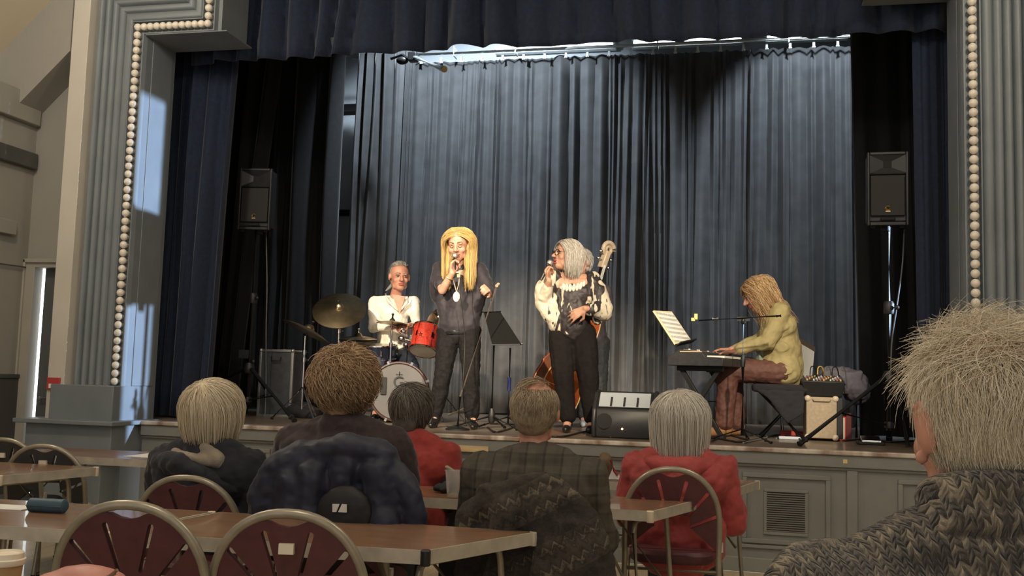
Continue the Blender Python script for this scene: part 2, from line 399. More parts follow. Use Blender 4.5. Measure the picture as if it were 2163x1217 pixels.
# ------------------------------------------------------------------ curtains
NAVY = mat('navy_velour', (.012, .020, .046), .9, sheen=.25, var=(30, .25), bump=(220, .25, .003))
BLACKC = mat('black_velour', (.0085, .0085, .010), .9, sheen=.25, var=(20, .3), bump=(200, .2, .003))
BACKC = mat('charcoal_stage_cloth', (.078, .079, .083), .75, sheen=.15, var=(6, .18), bump=(160, .12, .003))
def drape(name, label, xa, xb, y, z1, z0, folds, amp, m, seed, group=None, top=.45, hem=.02, sk=(0, 0), ya=0, scal=0, box=0, nv=16, pers=None):
    """hung cloth: folds of uneven width and depth that drift and fade towards the hem"""
    r = random.Random(seed); n = int(folds*12)
    if box: wd_ = [r.uniform(.75, 1.3) for _ in range(int(folds))]
    else: wd_ = [r.choice((.45, .7, 1, 1.3, 1.9))*r.uniform(.8, 1.2) for _ in range(int(folds))]
    ed = np.concatenate([[0], np.cumsum(wd_)])/sum(wd_); K = len(wd_)
    am = [amp*r.uniform(.45, 1.25)*min(1.25, .55+.5*w_) for w_ in wd_]; fq = [r.uniform(.6, 2.2) for _ in wd_]; ph = [r.uniform(0, 6.28) for _ in range(K+8)]
    rows = []
    for j in range(nv+1):
        v = j/nv; row = []
        for i in range(n+1):
            u = i/n; uu = min(.9999, max(0, u+v*(.010*math.sin(7*u+ph[0])+.006*math.sin(19*u+ph[1])+.004*math.sin(4*v+41*u))))
            k = min(K-1, int(np.searchsorted(ed, uu, side='right'))-1); t = (uu-ed[k])/(ed[k+1]-ed[k])
            s_ = math.sin(math.pi*t)
            s_ = math.tanh(s_*1.3)/math.tanh(1.3) if box else s_**.8
            a_ = am[k]*lerp(top, 1, min(1, v*1.8))*(1 if box else 1+.45*math.sin(v*fq[k]*3+ph[k]))
            d = -2*a_*s_+.3*amp*math.sin(37*u+ph[2]+v*1.5)
            xx = lerp(xa, xb, u)+lerp(sk[0], sk[1], u)*v+amp*.5*math.cos(math.pi*t)*s_
            zz = lerp(z1, z0, v)
            if v == 1: zz += hem*math.sin(7*u+ph[3])*.5-scal*(s_*2-1)*-1
            elif j == nv-1: zz -= scal*(s_*2-1)*-.6
            row.append((xx, y+amp+lerp(0, ya, u)+d, zz))
        rows.append(row)
    o = MB().grid(rows).build(name, m, smooth=True, angle=70, solid=.006)
    return tag(o, label, 'curtain', group)
dv = drape('valance_curtain', 'dark navy pleated valance hanging across the top of the stage opening', -4.78, 1.60, 7.80, 5.4, 4.025, 25, .07, NAVY, 3, top=.9, hem=.03, scal=-.012, box=1.2)
drape('main_curtain', 'navy drawn-back house curtain hanging beside the left bulb-lined frame', -5.12, -4.36, 8.0, 5.2, S+.01, 6, .05, NAVY, 5, sk=(0, -.14))
drape('main_curtain', 'navy drawn-back house curtain beside the right bulb-lined frame', 1.32, 1.72, 7.945, 5.2, S+.01, 5, .022, NAVY, 6, sk=(.05, 0))
drape('leg_curtain', 'black side curtain hanging behind the left loudspeaker', -5.75, -4.62, 9.55, 5.9, S+.01, 8, .06, BLACKC, 8, sk=(0, -.42))
drape('leg_curtain', 'black side curtain with bright slanting edge behind the low cymbal', -5.6, -4.42, 10.5, 6.0, S+.01, 8, .05, BLACKC, 9)
drape('leg_curtain', 'black side curtain hanging behind the right loudspeaker', 1.04, 2.4, 9.6, 5.9, S+.01, 9, .055, BLACKC, 10, sk=(.10, .1))
def xat(px, py, y): return P(px, py, y=y).x
drape('back_curtain', 'narrow charcoal cloth at the left end of the stage back', xat(748, 300, 11.2), xat(868, 300, 11.2), 11.2, P(800, 106, y=11.2).z, S+.01, 8, .05, BACKC, 11, top=.9, sk=(-.05, .0))
drape('back_curtain', 'charcoal back cloth behind the drummer and the two singers', xat(846, 300, 11.7), xat(1366, 300, 11.7), 11.7, P(1150, 122, y=11.7).z, S+.01, 30, .040, BACKC, 12, top=.7, sk=(0, .02))
drape('back_curtain', 'charcoal back cloth behind the keyboard player', xat(1362, 300, 11.74), xat(1800, 300, 11.74), 11.74, P(1560, 104, y=11.7).z, S+.01, 24, .040, BACKC, 13, top=.7, sk=(.02, .02))
STEEL = mat('galvanised_steel', (.62, .64, .62), .35, 1, var=(12, .15))
CHROME = mat('chrome', (.80, .80, .80), .12, 1)
BLK = mat('black_plastic', (.016, .016, .017), .45, var=(40, .2), bump=(300, .1, .001))
BLKM = mat('black_metal', (.013, .013, .014), .45, .1)
RUB = mat('black_rubber', (.012, .012, .012), .8)
RZ = P(1330, 102, y=11.6).z
rl = empty('curtain_rail', (-1.8, 11.7, RZ), 'long double steel curtain rail with white gliders above the back cloth', 'rail')
for dz, dy in ((0, -.10), (.055, .02)):
    MB().tube([(-4.75, 11.62+dy, RZ+dz), (-2, 11.62+dy, RZ+dz), (1.35, 11.62+dy, RZ+dz)], .013, 10).build('rail_tube', STEEL, rl)
gl = MB(); gl.box(-.013, .013, -.012, .012, -.07, -.012); gl.ell((-.01, 0, -.075), .011); gl.ell((.012, 0, -.075), .011)
GLW = mat('white_glider', (.85, .87, .85), .4)
for i in range(21):
    gx = -4.1+i*.262
    gl.build('glider', GLW, rl, loc=Vector((gx, 11.58, RZ-.01))-wloc(rl))
for gx in (-4.2, -3.4, -2.62, -.9, .6): MB().box(gx-.006, gx+.006, 11.51, 11.65, RZ-.03, RZ+.09).build('bracket', STEEL, rl)
# scaffold pole with clamp
sp = empty('lighting_bar', P(872, 122, y=10.2), 'short grey lighting bar with pale yellow end under the valance', 'bar')
a, b = P(868, 118, y=10.3), P(938, 146, y=9.6)
MB().tube([a, b], .034, 16).build('tube', STEEL, sp)
MB().tube([b, b+(b-a).normalized()*.012], .0342, 16).build('end_cap', mat('yellow_cap', (.85, .75, .35), .5), sp)
MB().cyl(P(873, 118, y=10.22), V(P(873, 118, y=10.22).x, 10.22, 7.0), .014).build('hanger', STEEL, sp)
MB().obox(P(873, 121, y=10.22), (.05, 0, 0), (0, .05, 0), (0, 0, .05)).build('clamp', BLKM, sp, bevel=.01)
q = MB(); q.tube([P(826, 124, y=10.4), P(850, 116, y=10.35), P(868, 128, y=10.3)], .018); q.ell(P(850, 128, y=10.35), (.07, .05, .045)); q.build('cable_bundle', BLKM, sp)
# fluorescent battens over the back cloth; leftmost added unseen to light the curtain gap
FLT = mat('fluorescent_tube', (1, 1, 1), .5, emit=((.80, .92, 1), 8))
BZ = P(1300, 92, y=12.36).z
for i, (x0, x1) in enumerate(((-5.85, -5.2), (-3.1, -1.5), (-1.3, .1), (.35, 1.35))):
    BZ = P(1300, 92, y=12.36).z-(.7 if i == 0 else 0)
    e = empty('fluorescent_batten', (x0, 12.4, BZ), ('added hidden lamp lighting the left curtain gap, left', 'second from left', 'third from left', 'rightmost')[i]+' of the fluorescent battens on the back wall above the rail', 'light', 'fluorescent battens')
    MB().tube([(x0+.03, 12.36, BZ), (x1-.03, 12.36, BZ)], .016, 10).build('tube', FLT, e)
    MB().box(x0, x1, 12.40, 12.5, BZ-.05, BZ+.06).build('housing', GLW, e, bevel=.006)
    for xx in (x0+.01, x1-.03): MB().box(xx, xx+.02, 12.34, 12.41, BZ-.02, BZ+.02).build('lamp_holder', GLW, e)
# pipes on the back wall seen in the gap at the left
wp = tag(MB().box(-5.55, -4.6, 12.40, 12.47, 4.86, 4.95).build('wall_bar', BLKM), 'upper black bar on the pale wall in the left curtain gap', 'bar')
wp = tag(MB().box(-5.55, -4.6, 12.40, 12.47, 3.42, 3.50).build('wall_bar', BLKM), 'lower black bar on the pale wall in the left curtain gap', 'bar')

# ------------------------------------------------------------------ loudspeakers on stands
GOLD = mat('gold_emblem', (.75, .52, .2), .3, .8)
GRILLE = mat('speaker_grille', (.022, .020, .018), .6, .2, bump=(600, .5, .002))
def speaker(loc, yaw, label, w_=.30, h=.56, d=.27):
    e = empty('loudspeaker', loc, label, 'loudspeaker', 'loudspeakers on tripod stands')
    def B(mb, n, m_, parent=e, **k): return mb.build(n, m_, parent, loc=(0, 0, 0), **k)
    a = w_/2; c = w_*.30
    def sect(z, s=1): return [(-a*s, -d/2, z), (a*s, -d/2, z), (a*s, -d*.05, z), (c, d/2, z), (-c, d/2, z), (-a*s, -d*.05, z)]
    mb = MB(); mb.prism(sect(.03), (0, 0, h-.05)); body = B(mb, 'cabinet', BLK, bevel=.012)
    # frame round the baffle
    f = MB()
    for x0, x1, z0, z1 in ((-a, -a+.02, .0, h), (a-.02, a, .0, h), (-a+.02, a-.02, h-.025, h), (-a+.02, a-.02, .0, .03), (-a+.02, a-.02, h*.69, h*.69+.012)): f.box(x0, x1, -d/2-.03, -d/2+.005, z0, z1)
    B(f, 'front_frame', BLK, bevel=.006)
    # horn: funnel from the frame to a narrow throat
    z0, z1 = h*.69+.012, h-.025; o_ = [(-a+.02, -d/2-.024, z0), (a-.02, -d/2-.024, z0), (a-.02, -d/2-.024, z1), (-a+.02, -d/2-.024, z1)]
    zc = (z0+z1)/2; i_ = [(-.03, -d/2-.004, zc-.025), (.03, -d/2-.004, zc-.025), (.03, -d/2-.004, zc+.025), (-.03, -d/2-.004, zc+.025)]
    B(MB().add(o_+i_, [(0, 1, 5, 4), (1, 2, 6, 5), (2, 3, 7, 6), (3, 0, 4, 7)]), 'horn', BLK, smooth=False)
    B(MB().box(-.03, .03, -d/2-.006, -d/2-.001, zc-.025, zc+.025), 'horn_throat', RUB)
    B(MB().box(-a+.026, a-.026, -d/2-.026, -d/2-.012, .075, h*.69-.004), 'grille', GRILLE, bevel=.006)
    B(MB().box(-.055, .055, -d/2-.032, -d/2-.01, .036, .064), 'bass_port', RUB, bevel=.01)
    g = MB(); ring = [(math.cos(t)*.015, -d/2-.030, .135+math.sin(t)*.015) for t in np.linspace(0, 6.283, 17)[:-1]]
    g.tube(ring, .003, 6, closed=True)
    for k in range(3):
        t = math.radians(90+60*k); g.tube([(math.cos(t)*.013, -d/2-.030, .135+math.sin(t)*.013), (-math.cos(t)*.013, -d/2-.030, .135-math.sin(t)*.013)], .0022, 5)
    g.box(-.017, .017, -d/2-.031, -d/2-.026, .106, .114); B(g, 'emblem', GOLD)
    for sx in (-1, 1):
        for zz in (.09, h*.66): B(MB().lathe([(.006, 0), (.006, .004)], (sx*(a-.035), -d/2-.026, zz), (0, -1, 0), 8), 'screw', BLKM)
        B(MB().box(sx*a*.7-.015, sx*a*.7+.015, -d/2, -d/2+.03, -.012, .0), 'foot', RUB)
    B(MB().lathe([(.035, -.02), (.03, .03)], (0, 0, 0), (0, 0, 1), 16), 'pole_socket', BLKM)
    e.rotation_euler = (0, 0, yaw); return e
def tripod_stand(base, top, hubz, colz, feet, label, r=.024):
    e = empty('speaker_stand', base, label, 'stand', 'tripod loudspeaker stands'); b = Vector(base)
    MB().cyl(b+V(0, 0, .12), V(b.x, b.y, colz), r, n=14).build('lower_tube', BLKM, e)
    MB().cyl(V(b.x, b.y, colz-.04), Vector(top), r*.78, n=14).build('upper_tube', BLKM, e)
    MB().lathe([(r*1.5, -.05), (r*1.7, -.03), (r*1.7, .03), (r*1.3, .05)], (b.x, b.y, colz), n=14).build('clamp_collar', BLK, e)
    k = MB(); k.cyl(V(b.x, b.y, colz), V(b.x+.05, b.y-.03, colz), .008); k.ell(V(b.x+.055, b.y-.033, colz), (.018, .012, .018)); k.build('clamp_knob', BLK, e)
    hub = MB(); hub.lathe([(r*1.6, -.04), (r*2.1, -.02), (r*2.1, .02), (r*1.4, .06)], (b.x, b.y, hubz), n=14); hub.build('hub', BLK, e)
    k = MB(); k.cyl(V(b.x, b.y, hubz+.05), V(b.x+.045, b.y-.03, hubz+.07), .008); k.ell(V(b.x+.05, b.y-.033, hubz+.072), (.02, .012, .02)); k.build('clamp_knob', BLK, e)
    lowz = b.z+.16
    MB().lathe([(r*1.5, -.02), (r*1.6, .0), (r*1.4, .03)], (b.x, b.y, lowz), n=14).build('brace_hub', BLK, e)
    for f in feet:
        f = Vector(f); h_ = V(b.x, b.y, hubz)+(V(f.x, f.y, hubz)-V(b.x, b.y, hubz)).normalized()*r*2
        lg = MB().tube([h_, f+V(0, 0, .02)], r*.82, 12).build('leg', BLKM, e)
        dd = (f+V(0, 0, .02)-h_).normalized()
        MB().tube([f+V(0, 0, .02)-dd*.06, f+V(0, 0, .02)+dd*.01], r*1.05, 12).build('rubber_foot', RUB, lg)
        md = h_.lerp(f, .52); MB().tube([V(b.x, b.y, lowz), md], r*.42, 8).build('brace', BLKM, e)
    return e
def sxy(px, py, y): p = P(px, py, y=y); return p
lb = P(528, 880, y=8.62); lt = P(536, 490, y=8.62)
lbx = (lb.x+lt.x)/2
tripod_stand((lbx, 8.62, S), (lbx, 8.62, lt.z+.03), P(527, 780, y=8.62).z, P(537, 630, y=8.62).z, [P(621, 893, z=S), (lbx-.72, 8.35, S), (lbx+.05, 9.3, S)], 'black tripod speaker stand left of the drum kit')
speaker((lbx+.02, 8.62, P(536, 491, y=8.62).z), math.radians(8), 'black loudspeaker beside the left navy curtain', .31, .585)
rb = P(1878, 800, y=8.20); rt = P(1862, 484, y=8.20)
tripod_stand((rb.x, 8.20, S), (rb.x, 8.20, rt.z+.03), rb.z, P(1876, 650, y=8.20).z, [P(1690, 943, z=S), P(1912, 946, z=S)+V(.02, 0, 0), (rb.x+.1, 8.9, S)], 'black tripod speaker stand right of the mixer')
speaker((rb.x-.03, 8.13, P(1860, 484, y=8.15).z), math.radians(-2), 'black loudspeaker in front of the right black side curtain', .30, .575)
CBL = mat('grey_cable', (.16, .16, .16), .5); CBLK = mat('black_cable', (.013, .013, .013), .5)
def cable(name, label, pts, r, m_, cat='cable', group=None):
    # Catmull-Rom through the points
    p = [Vector(q) for q in pts]; p = [p[0]*2-p[1]]+p+[p[-1]*2-p[-2]]; out = []
    for i in range(1, len(p)-2):
        for k in range(8):
            t = k/8; out.append(.5*((2*p[i])+(p[i+1]-p[i-1])*t+(2*p[i-1]-5*p[i]+4*p[i+1]-p[i+2])*t*t+(-p[i-1]+3*p[i]-3*p[i+1]+p[i+2])*t**3))
    out.append(p[-2]); return tag(MB().tube(out, r, 6).build(name, m_), label, cat, group)
cable('loudspeaker_cable', 'thin cable hanging from the left loudspeaker', [P(562, 490, y=8.75), P(564, 600, y=8.78), P(562, 700, y=8.8), P(562, 800, y=8.85), P(560, 878, y=8.85)], .006, CBL)
cable('loudspeaker_cable', 'thin cable looping down from the right loudspeaker', [P(1910, 485, y=8.3), P(1906, 560, y=8.3), P(1894, 650, y=8.22), P(1884, 720, y=8.2), P(1881, 790, y=8.2)], .006, CBL)

# ------------------------------------------------------------------ cases beside the drums
ALU = mat('aluminium_edge', (.55, .55, .54), .4, .9); CASE = mat('grey_case_skin', (.07, .075, .082), .5, var=(20, .2))
def flight_case(name, label, x0, x1, y0, y1, z0, z1, skin):
    e = empty(name, ((x0+x1)/2, (y0+y1)/2, z0), label, 'case')
    MB().box(x0, x1, y0, y1, z0, z1).build('body', skin, e, bevel=.004)
    t = .012
    for xx in (x0, x1):
        for yy in (y0, y1): MB().box(xx-t, xx+t, yy-t, yy+t, z0, z1).build('edge_strip', ALU, e, bevel=.003)
    for zz in (z0+.01, z1):
        for yy in (y0, y1): MB().box(x0, x1, yy-t, yy+t, zz-t, zz+t).build('edge_strip', ALU, e, bevel=.003)
    for xx in (x0, x1):
        for yy in (y0, y1): MB().ell((xx, yy, z1), .021, nu=10, nv=6).build('ball_corner', ALU, e)
    MB().tube([((x0+x1)/2-.05, y0-.014, z1-.06), ((x0+x1)/2-.04, y0-.03, z1-.10), ((x0+x1)/2+.04, y0-.03, z1-.10), ((x0+x1)/2+.05, y0-.014, z1-.06)], .006).build('handle', BLKM, e)
    return e
c0, c1 = P(552, 740, y=8.95), P(612, 880, y=8.95)
flight_case('flight_case', 'tall grey flight case with metal edges behind the left tripod', c0.x, c1.x, 8.95, 9.2, S, c0.z, CASE)
BAG = mat('black_fabric', (.018, .018, .022), .9, bump=(120, .2))
bg_ = MB(); bg_.ell(P(635, 868, y=9.05), (.13, .18, .09)); bg_.ell(P(655, 873, y=9.0), (.12, .15, .07)); tag(blob('gig_bag', bg_, BAG, None, .012, 4, (.12, .03)), 'soft black bag lying beside the grey flight case', 'bag')
bx = P(478, 745, y=8.9); wb = empty('wall_socket_box', (bx.x, 9.3, bx.z), 'small dark box on a pole beside the left navy curtain', 'box')
MB().box(bx.x-.06, bx.x+.06, 9.25, 9.32, bx.z-.05, bx.z+.04).build('body', mat('dark_grey_metal', (.07, .08, .085), .5), wb, bevel=.008)
MB().cyl((bx.x+.03, 9.33, S), (bx.x+.03, 9.33, bx.z), .012).build('pole', BLKM, wb)

# ------------------------------------------------------------------ drum kit
RED = mat('red_sparkle_shell', (.42, .035, .02), .25, var=(60, .35), coat=.6)
HEADM = mat('coated_drum_head', (.60, .57, .48), .5, var=(5, .08))
BHEAD = mat('bass_drum_head', (.125, .12, .125), .45, var=(4, .12))
BRONZE = mat('bronze_cymbal', (.42, .34, .22), .32, 1, var=(8, .25), bump=(90, .1, .001))
def bm_cyl(c, ax, r, h, wall=None): return MB().lathe([(r, 0), (r, h)], c, ax, 40)
bc = P(842, 832, y=8.72); BR = .272; bz = S+BR+.012
kit = empty('bass_drum', (bc.x, 8.9, S), 'bass drum with grey logo head in front of the drummer', 'drum')
C0 = V(bc.x, 8.72, bz); AX = V(-.30, 1, 0).normalized()
MB().lathe([(BR-.015, .01), (BR-.015, .40)], C0, AX, 48).build('shell', mat('dark_red_shell', (.10, .012, .01), .3, coat=.4), kit)
MB().lathe([(BR-.018, 0), (BR-.018, .012)], C0-AX*.002, AX, 48).build('front_head', BHEAD, kit)
MB().tube([C0+(frame(AX)[0]*math.cos(t)+frame(AX)[1]*math.sin(t))*(BR-.006) for t in np.linspace(0, 6.2832, 49)[:-1]], .014, 8, closed=True).build('front_hoop', mat('dark_hoop', (.05, .025, .02), .35, coat=.4), kit)
MB().tube([C0+AX*.40+(frame(AX)[0]*math.cos(t)+frame(AX)[1]*math.sin(t))*(BR-.006) for t in np.linspace(0, 6.2832, 49)[:-1]], .014, 8, closed=True).build('rear_hoop', mat('dark_hoop', (.05, .025, .02)), kit)
for k in range(8):
    t = math.radians(22+45*k); o_ = frame(AX)[0]*math.cos(t)+frame(AX)[1]*math.sin(t)
    lug = MB(); lug.cyl(C0-AX*.02+o_*(BR+.012), C0+AX*.13+o_*(BR+.012), .005, n=8); lug.obox(C0+AX*.12+o_*(BR+.006), o_*.012, AX.cross(o_)*.012, AX*.03); lug.obox(C0-AX*.01+o_*(BR+.006), o_*.016, AX.cross(o_)*.01, AX*.008)
    lug.build('tension_lug', CHROME, kit)
INK = mat('logo_ink', (.02, .02, .022), .5)
HX = V(AX.y, -AX.x, 0); AR = math.atan2(HX.y, HX.x); FA = C0-AX*.016
text_mesh('logo_letters', 'G', .145, INK, kit, C0-AX*.016+HX*-.004+V(0, 0, .085), (math.radians(90), 0, AR), .001)
text_mesh('logo_letters', 'p', .12, INK, kit, C0-AX*.016+HX*.040+V(0, 0, .068), (math.radians(90), 0, AR), .001, 1.3)
lg = MB()
for a0, b0 in (((-.03, .158), (.03, .158)), ((0, .145), (0, .185))): lg.tube([FA+HX*a0[0]+V(0, 0, a0[1]), FA+HX*b0[0]+V(0, 0, b0[1])], .0028, 5)
for k in range(9): lg.obox(FA+HX*(-.046+k*.0115), HX*.0035, AX*.002, (0, 0, .0045))
lg.build('logo_marks', INK, kit)
MB().obox(FA+HX*-.14+V(0, 0, .05), HX*.026, AX*.004, (0, 0, .08)).build('damping_patch', mat('black_patch', (.02, .02, .02), .7), kit, bevel=.004)
for sx in (-1, 1):
    MB().tube([C0+AX*.10+V(sx*(BR-.02), 0, -.10), C0-AX*.12+V(sx*(BR+.10), 0, -(BR+.005))], .008).build('spur', CHROME, kit)
MB().tube([V(bc.x+.0, 8.92, bz+BR-.02), V(bc.x+.0, 8.92, bz+BR+.16)], .013).build('tom_post', CHROME, kit)
# red rack tom tipped to show its lower head
def drum(name, label, c, ax, r, h, shell, lugs=6):
    ax = Vector(ax).normalized(); c = Vector(c); e = empty(name, c, label, 'drum'); u, w_, d = frame(ax)
    MB().lathe([(r, 0), (r, h)], c, ax, 40).build('shell', shell, e)
    for hh, nm in ((-.006, 'lower_head'), (h, 'upper_head')): MB().lathe([(r-.004, 0), (r-.004, .006)], c+ax*hh, ax, 40).build(nm, HEADM, e)
    for hh in (0, h): MB().tube([c+ax*hh+(u*math.cos(t)+w_*math.sin(t))*(r+.006) for t in np.linspace(0, 6.2832, 41)[:-1]], .008, 8, closed=True).build('rim', CHROME, e)
    for k in range(lugs):
        t = 2*math.pi*k/lugs+.3; o_ = u*math.cos(t)+w_*math.sin(t); q = MB(); q.cyl(c+o_*(r+.012), c+ax*h+o_*(r+.012), .0035, n=6); q.obox(c+ax*h/2+o_*(r+.008), o_*.009, ax.cross(o_)*.009, ax*.025); q.build('lug', CHROME, e)
    return e
tc = P(893, 742, y=8.8); tom = drum('rack_tom', 'red rack tom tipped so its pale lower head shows', tc, (.02, .42, .9), .128, .24, RED)
st = P(888, 706, y=8.66); q = MB()
for k in range(5):
    t = math.radians(90+72*k); q.tube([st+V(math.cos(t)*.02, 0, math.sin(t)*.02), st+V(math.cos(t+2.513)*.02, .002, math.sin(t+2.513)*.02)], .003, 5)
q.build('star_badge', mat('badge', (.16, .10, .09), .4, .6), tom)
q = MB(); q.tube([V(bc.x, 8.92, bz+BR+.15), P(850, 716, y=8.95), P(868, 720, y=8.95)], .012); q.ell(P(848, 715, y=8.93), (.035, .03, .03)); q.ell(P(852, 700, y=8.93), (.03, .025, .02)); q.ell(P(858, 728, y=8.93), (.03, .03, .025)); tag(q.build('tom_mount', CHROME), 'chrome tom mount clamps beside the red tom', 'drum hardware')
sn = P(800, 745, y=9.15); drum('snare_drum', 'black drum partly hidden behind the curly haired listener', (sn.x, 9.15, sn.z-.06), (0, -.12, 1), .17, .13, mat('black_gloss_shell', (.012, .016, .03), .2, coat=.6), 8)
ft = P(772, 800, y=9.3); drum('floor_tom', 'floor tom left of the bass drum', (ft.x-.02, 9.3, S+.16), (0, 0, 1), .19, .33, RED, 8)
def cymbal(name, label, c, n_, r, bell=.2, feet=None, r_pole=.010, hat=False, spread=.26):
    c = Vector(c); n_ = Vector(n_).normalized(); e = empty(name, (c.x, c.y, S), label, 'cymbal', 'drum kit cymbals')
    prof = [(r, 0), (r*.62, .020*r/.2), (r*bell, .032*r/.2), (r*bell*.85, .048*r/.2), (r*bell*.5, .062*r/.2), (.008, .066*r/.2), (.008, .060*r/.2), (r*bell*.5, .056*r/.2), (r*bell*.85, .043*r/.2), (r*bell, .028*r/.2), (r*.62, .016*r/.2), (r, -.002)]
    MB().lathe(prof, c-n_*.05*r/.2, n_, 56).build('disc', BRONZE, e, angle=60)
    if hat: MB().lathe([(p[0], -p[1]) for p in prof], c-n_*(.05*r/.2+.015), n_, 48).build('disc', BRONZE, e, angle=60)
    q = MB(); q.cyl(c+n_*.012, c+n_*.045, .012, n=10); q.ell(c+n_*.05, (.013, .013, .01)); q.build('wing_nut', BLKM if not hat else CHROME, e)
    MB().tube([c-n_*.02, c-n_*.10, V(c.x-n_.x*.1, c.y-n_.y*.1, c.z-.22), V(c.x-n_.x*.1, c.y-n_.y*.1, S+.10)], r_pole, 10).build('pole', CHROME, e)
    px_, py_ = c.x-n_.x*.1, c.y-n_.y*.1
    for zz in (S+.55, c.z-.24):
        if zz < c.z-.2: q = MB(); q.lathe([(.018, -.02), (.018, .02)], (px_, py_, zz), n=10); q.tube([(px_, py_, zz), (px_+.045, py_-.01, zz)], .006); q.build('clamp', CHROME, e)
    for k in range(3):
        t = math.radians((feet or 250)+120*k); f = V(px_+math.cos(t)*spread, py_+math.sin(t)*spread, S+.012)
        g = MB().tube([(px_, py_, S+.30), f], .009, 8).build('leg', CHROME, e); MB().ell(f, .016, nu=8, nv=6).build('rubber_foot', RUB, g)
        MB().tube([(px_, py_, S+.12), V(px_, py_, S+.30).lerp(f, .5)], .006, 6).build('brace', CHROME, e)
    return e
cymbal('ride_cymbal', 'large bronze ride cymbal tilted towards the room left of the drummer', P(716, 645, y=8.8), (.16, -.66, .70), .255, .18)
cymbal('crash_cymbal', 'low dark cymbal seen nearly edge on, leftmost of the kit', P(656, 690, y=8.55), (.38, .22, .88), .245, .2, 200)
cymbal('hi_hat', 'pair of hi-hat cymbals shining flat beside the white shirt', P(757, 706, y=9.0), (.02, -.10, 1), .185, .22, hat=True)
cymbal('splash_cymbal', 'small thin cymbal edge on in front of the white shirt', P(829, 675, y=8.98), (.03, .06, 1), .150, .2, 60, spread=.12)
cymbal('crash_cymbal', 'pale cymbal tip showing between the drummer and the blonde singer', P(925, 668, y=9.1), (-.35, -.78, .55), .16, .2, 40)
# empty chrome stand behind the blonde singer
q = empty('drum_stand', P(946, 890, z=S), 'low chrome drum stand with folded legs behind the blonde singer', 'stand'); b0 = P(946, 890, z=S); b0.y = 9.0
MB().tube([V(b0.x, 9, S+.2), P(949, 768, y=9.0)], .011).build('pole', CHROME, q); MB().ell(P(949, 766, y=9.0), .018).build('knob', CHROME, q)
for dx, dy in ((-.11, -.12), (.06, -.15), (.04, .16), (-.02, -.02)):
    MB().tube([V(b0.x, 9, S+.26), V(b0.x+dx, 9+dy, S+.01)], .009).build('leg', CHROME, q)
MB().tube([P(948, 877, y=8.9), P(980, 864, y=8.8)], .014).build('folded_arm', mat('pale_metal', (.8, .77, .68), .3, .6), q)
th = empty('drum_throne', (-3.5, 9.55, S), 'round black drum throne under the drummer', 'stool')
MB().lathe([(.14, 0), (.17, .02), (.17, .06), (.14, .08)], (-3.5, 9.55, S+.46), n=28).build('seat', BAG, th)
MB().cyl((-3.5, 9.55, S+.1), (-3.5, 9.55, S+.46), .018).build('post', CHROME, th)
for k in range(3): t = k*2.094; MB().tube([(-3.5, 9.55, S+.28), (-3.5+.24*math.cos(t), 9.55+.24*math.sin(t), S+.01)], .011).build('leg', CHROME, th)

# ------------------------------------------------------------------ music stands, microphone stands
def tripod_legs(e, c, h, r, spread, ang, m_):
    for k in range(3):
        t = math.radians(ang+120*k); f = V(c.x+math.cos(t)*spread, c.y+math.sin(t)*spread, S+.012)
        g = MB().tube([V(c.x, c.y, S+h), f], r, 8).build('leg', m_, e); d = (f-V(c.x, c.y, S+h)).normalized(); MB().tube([f-d*.05, f+d*.01], r*1.5, 8).build('rubber_foot', RUB, g)
mb0 = P(1043, 897, z=S); mb0 = V(mb0.x, 8.15, S); mx = P(1043, 700, y=8.15).x
ms = empty('music_stand', (mx, 8.15, S), 'black music stand with solid desk between the two singers', 'music stand')
y0 = 8.15; tl, tr, br_, bl = P(1022, 661, y=y0+.10), P(1056, 659, y=y0+.10), P(1101, 728, y=y0-.05), P(1040, 729, y=y0-.05)
dk = MB(); dk.prism([tl, tr, br_, bl], (0, .006, .003)); dk.build('desk', mat('black_desk', (.008, .008, .008), .9, spec=.1), ms, smooth=False)
MB().obox((bl+br_)/2+V(0, -.02, 0), (br_-bl)*.5, (0, .025, 0), (0, 0, .004)).build('desk_lip', BLKM, ms)
MB().tube([tl+V(-.02, -.004, .004), tr+V(.01, -.004, .004)], .006).build('desk_clip', CHROME, ms)
MB().ell(br_+V(.01, -.02, .005), .010).build('end_knob', CHROME, ms)
MB().cyl((mx, 8.17, S+.08), (mx, 8.17, bl.z+.10), .012).build('pole', BLKM, ms)
MB().lathe([(.02, 0), (.03, .02), (.03, .07), (.018, .12)], (mx, 8.17, S+.06), n=12).build('hub', BLKM, ms)
tripod_legs(ms, V(mx, 8.17, S), .12, .010, .36, 205, BLKM)
m2 = P(1076, 800, y=8.6).x
k2 = empty('microphone_stand', (m2, 8.6, S), 'slim black stand behind the music stand desk', 'stand')
MB().cyl((m2, 8.6, S+.04), (m2, 8.6, P(1075, 735, y=8.6).z), .009).build('pole', BLKM, k2); MB().lathe([(.016, -.06), (.018, .06)], (m2, 8.6, P(1076, 800, y=8.6).z-.05), n=12).build('clutch', mat('blue_black', (.02, .03, .12), .3, .3), k2); tripod_legs(k2, V(m2, 8.6, S), .10, .008, .25, 80, BLKM)
ls = empty('microphone_stand', P(985, 905, z=S), 'thin straight microphone stand leaning across the blonde singer', 'stand')
la, lb_ = P(1047, 612, y=7.99), P(972, 838, y=7.97)
MB().tube([la, lb_], .0075, 8).build('rod', mat('satin_steel', (.55, .46, .38), .45, .4), ls)
MB().tube([lb_, V(lb_.x-.01, 7.96, S+.02)], .011, 8).build('lower_tube', BLKM, ls)
q = MB(); q.tube([la, la+V(.012, 0, .035)], .011); q.tube([la+V(.012, -.02, .03), la+V(.012, .04, .05)], .014); q.build('clip', mat('tan_clip', (.35, .28, .2), .5), ls)
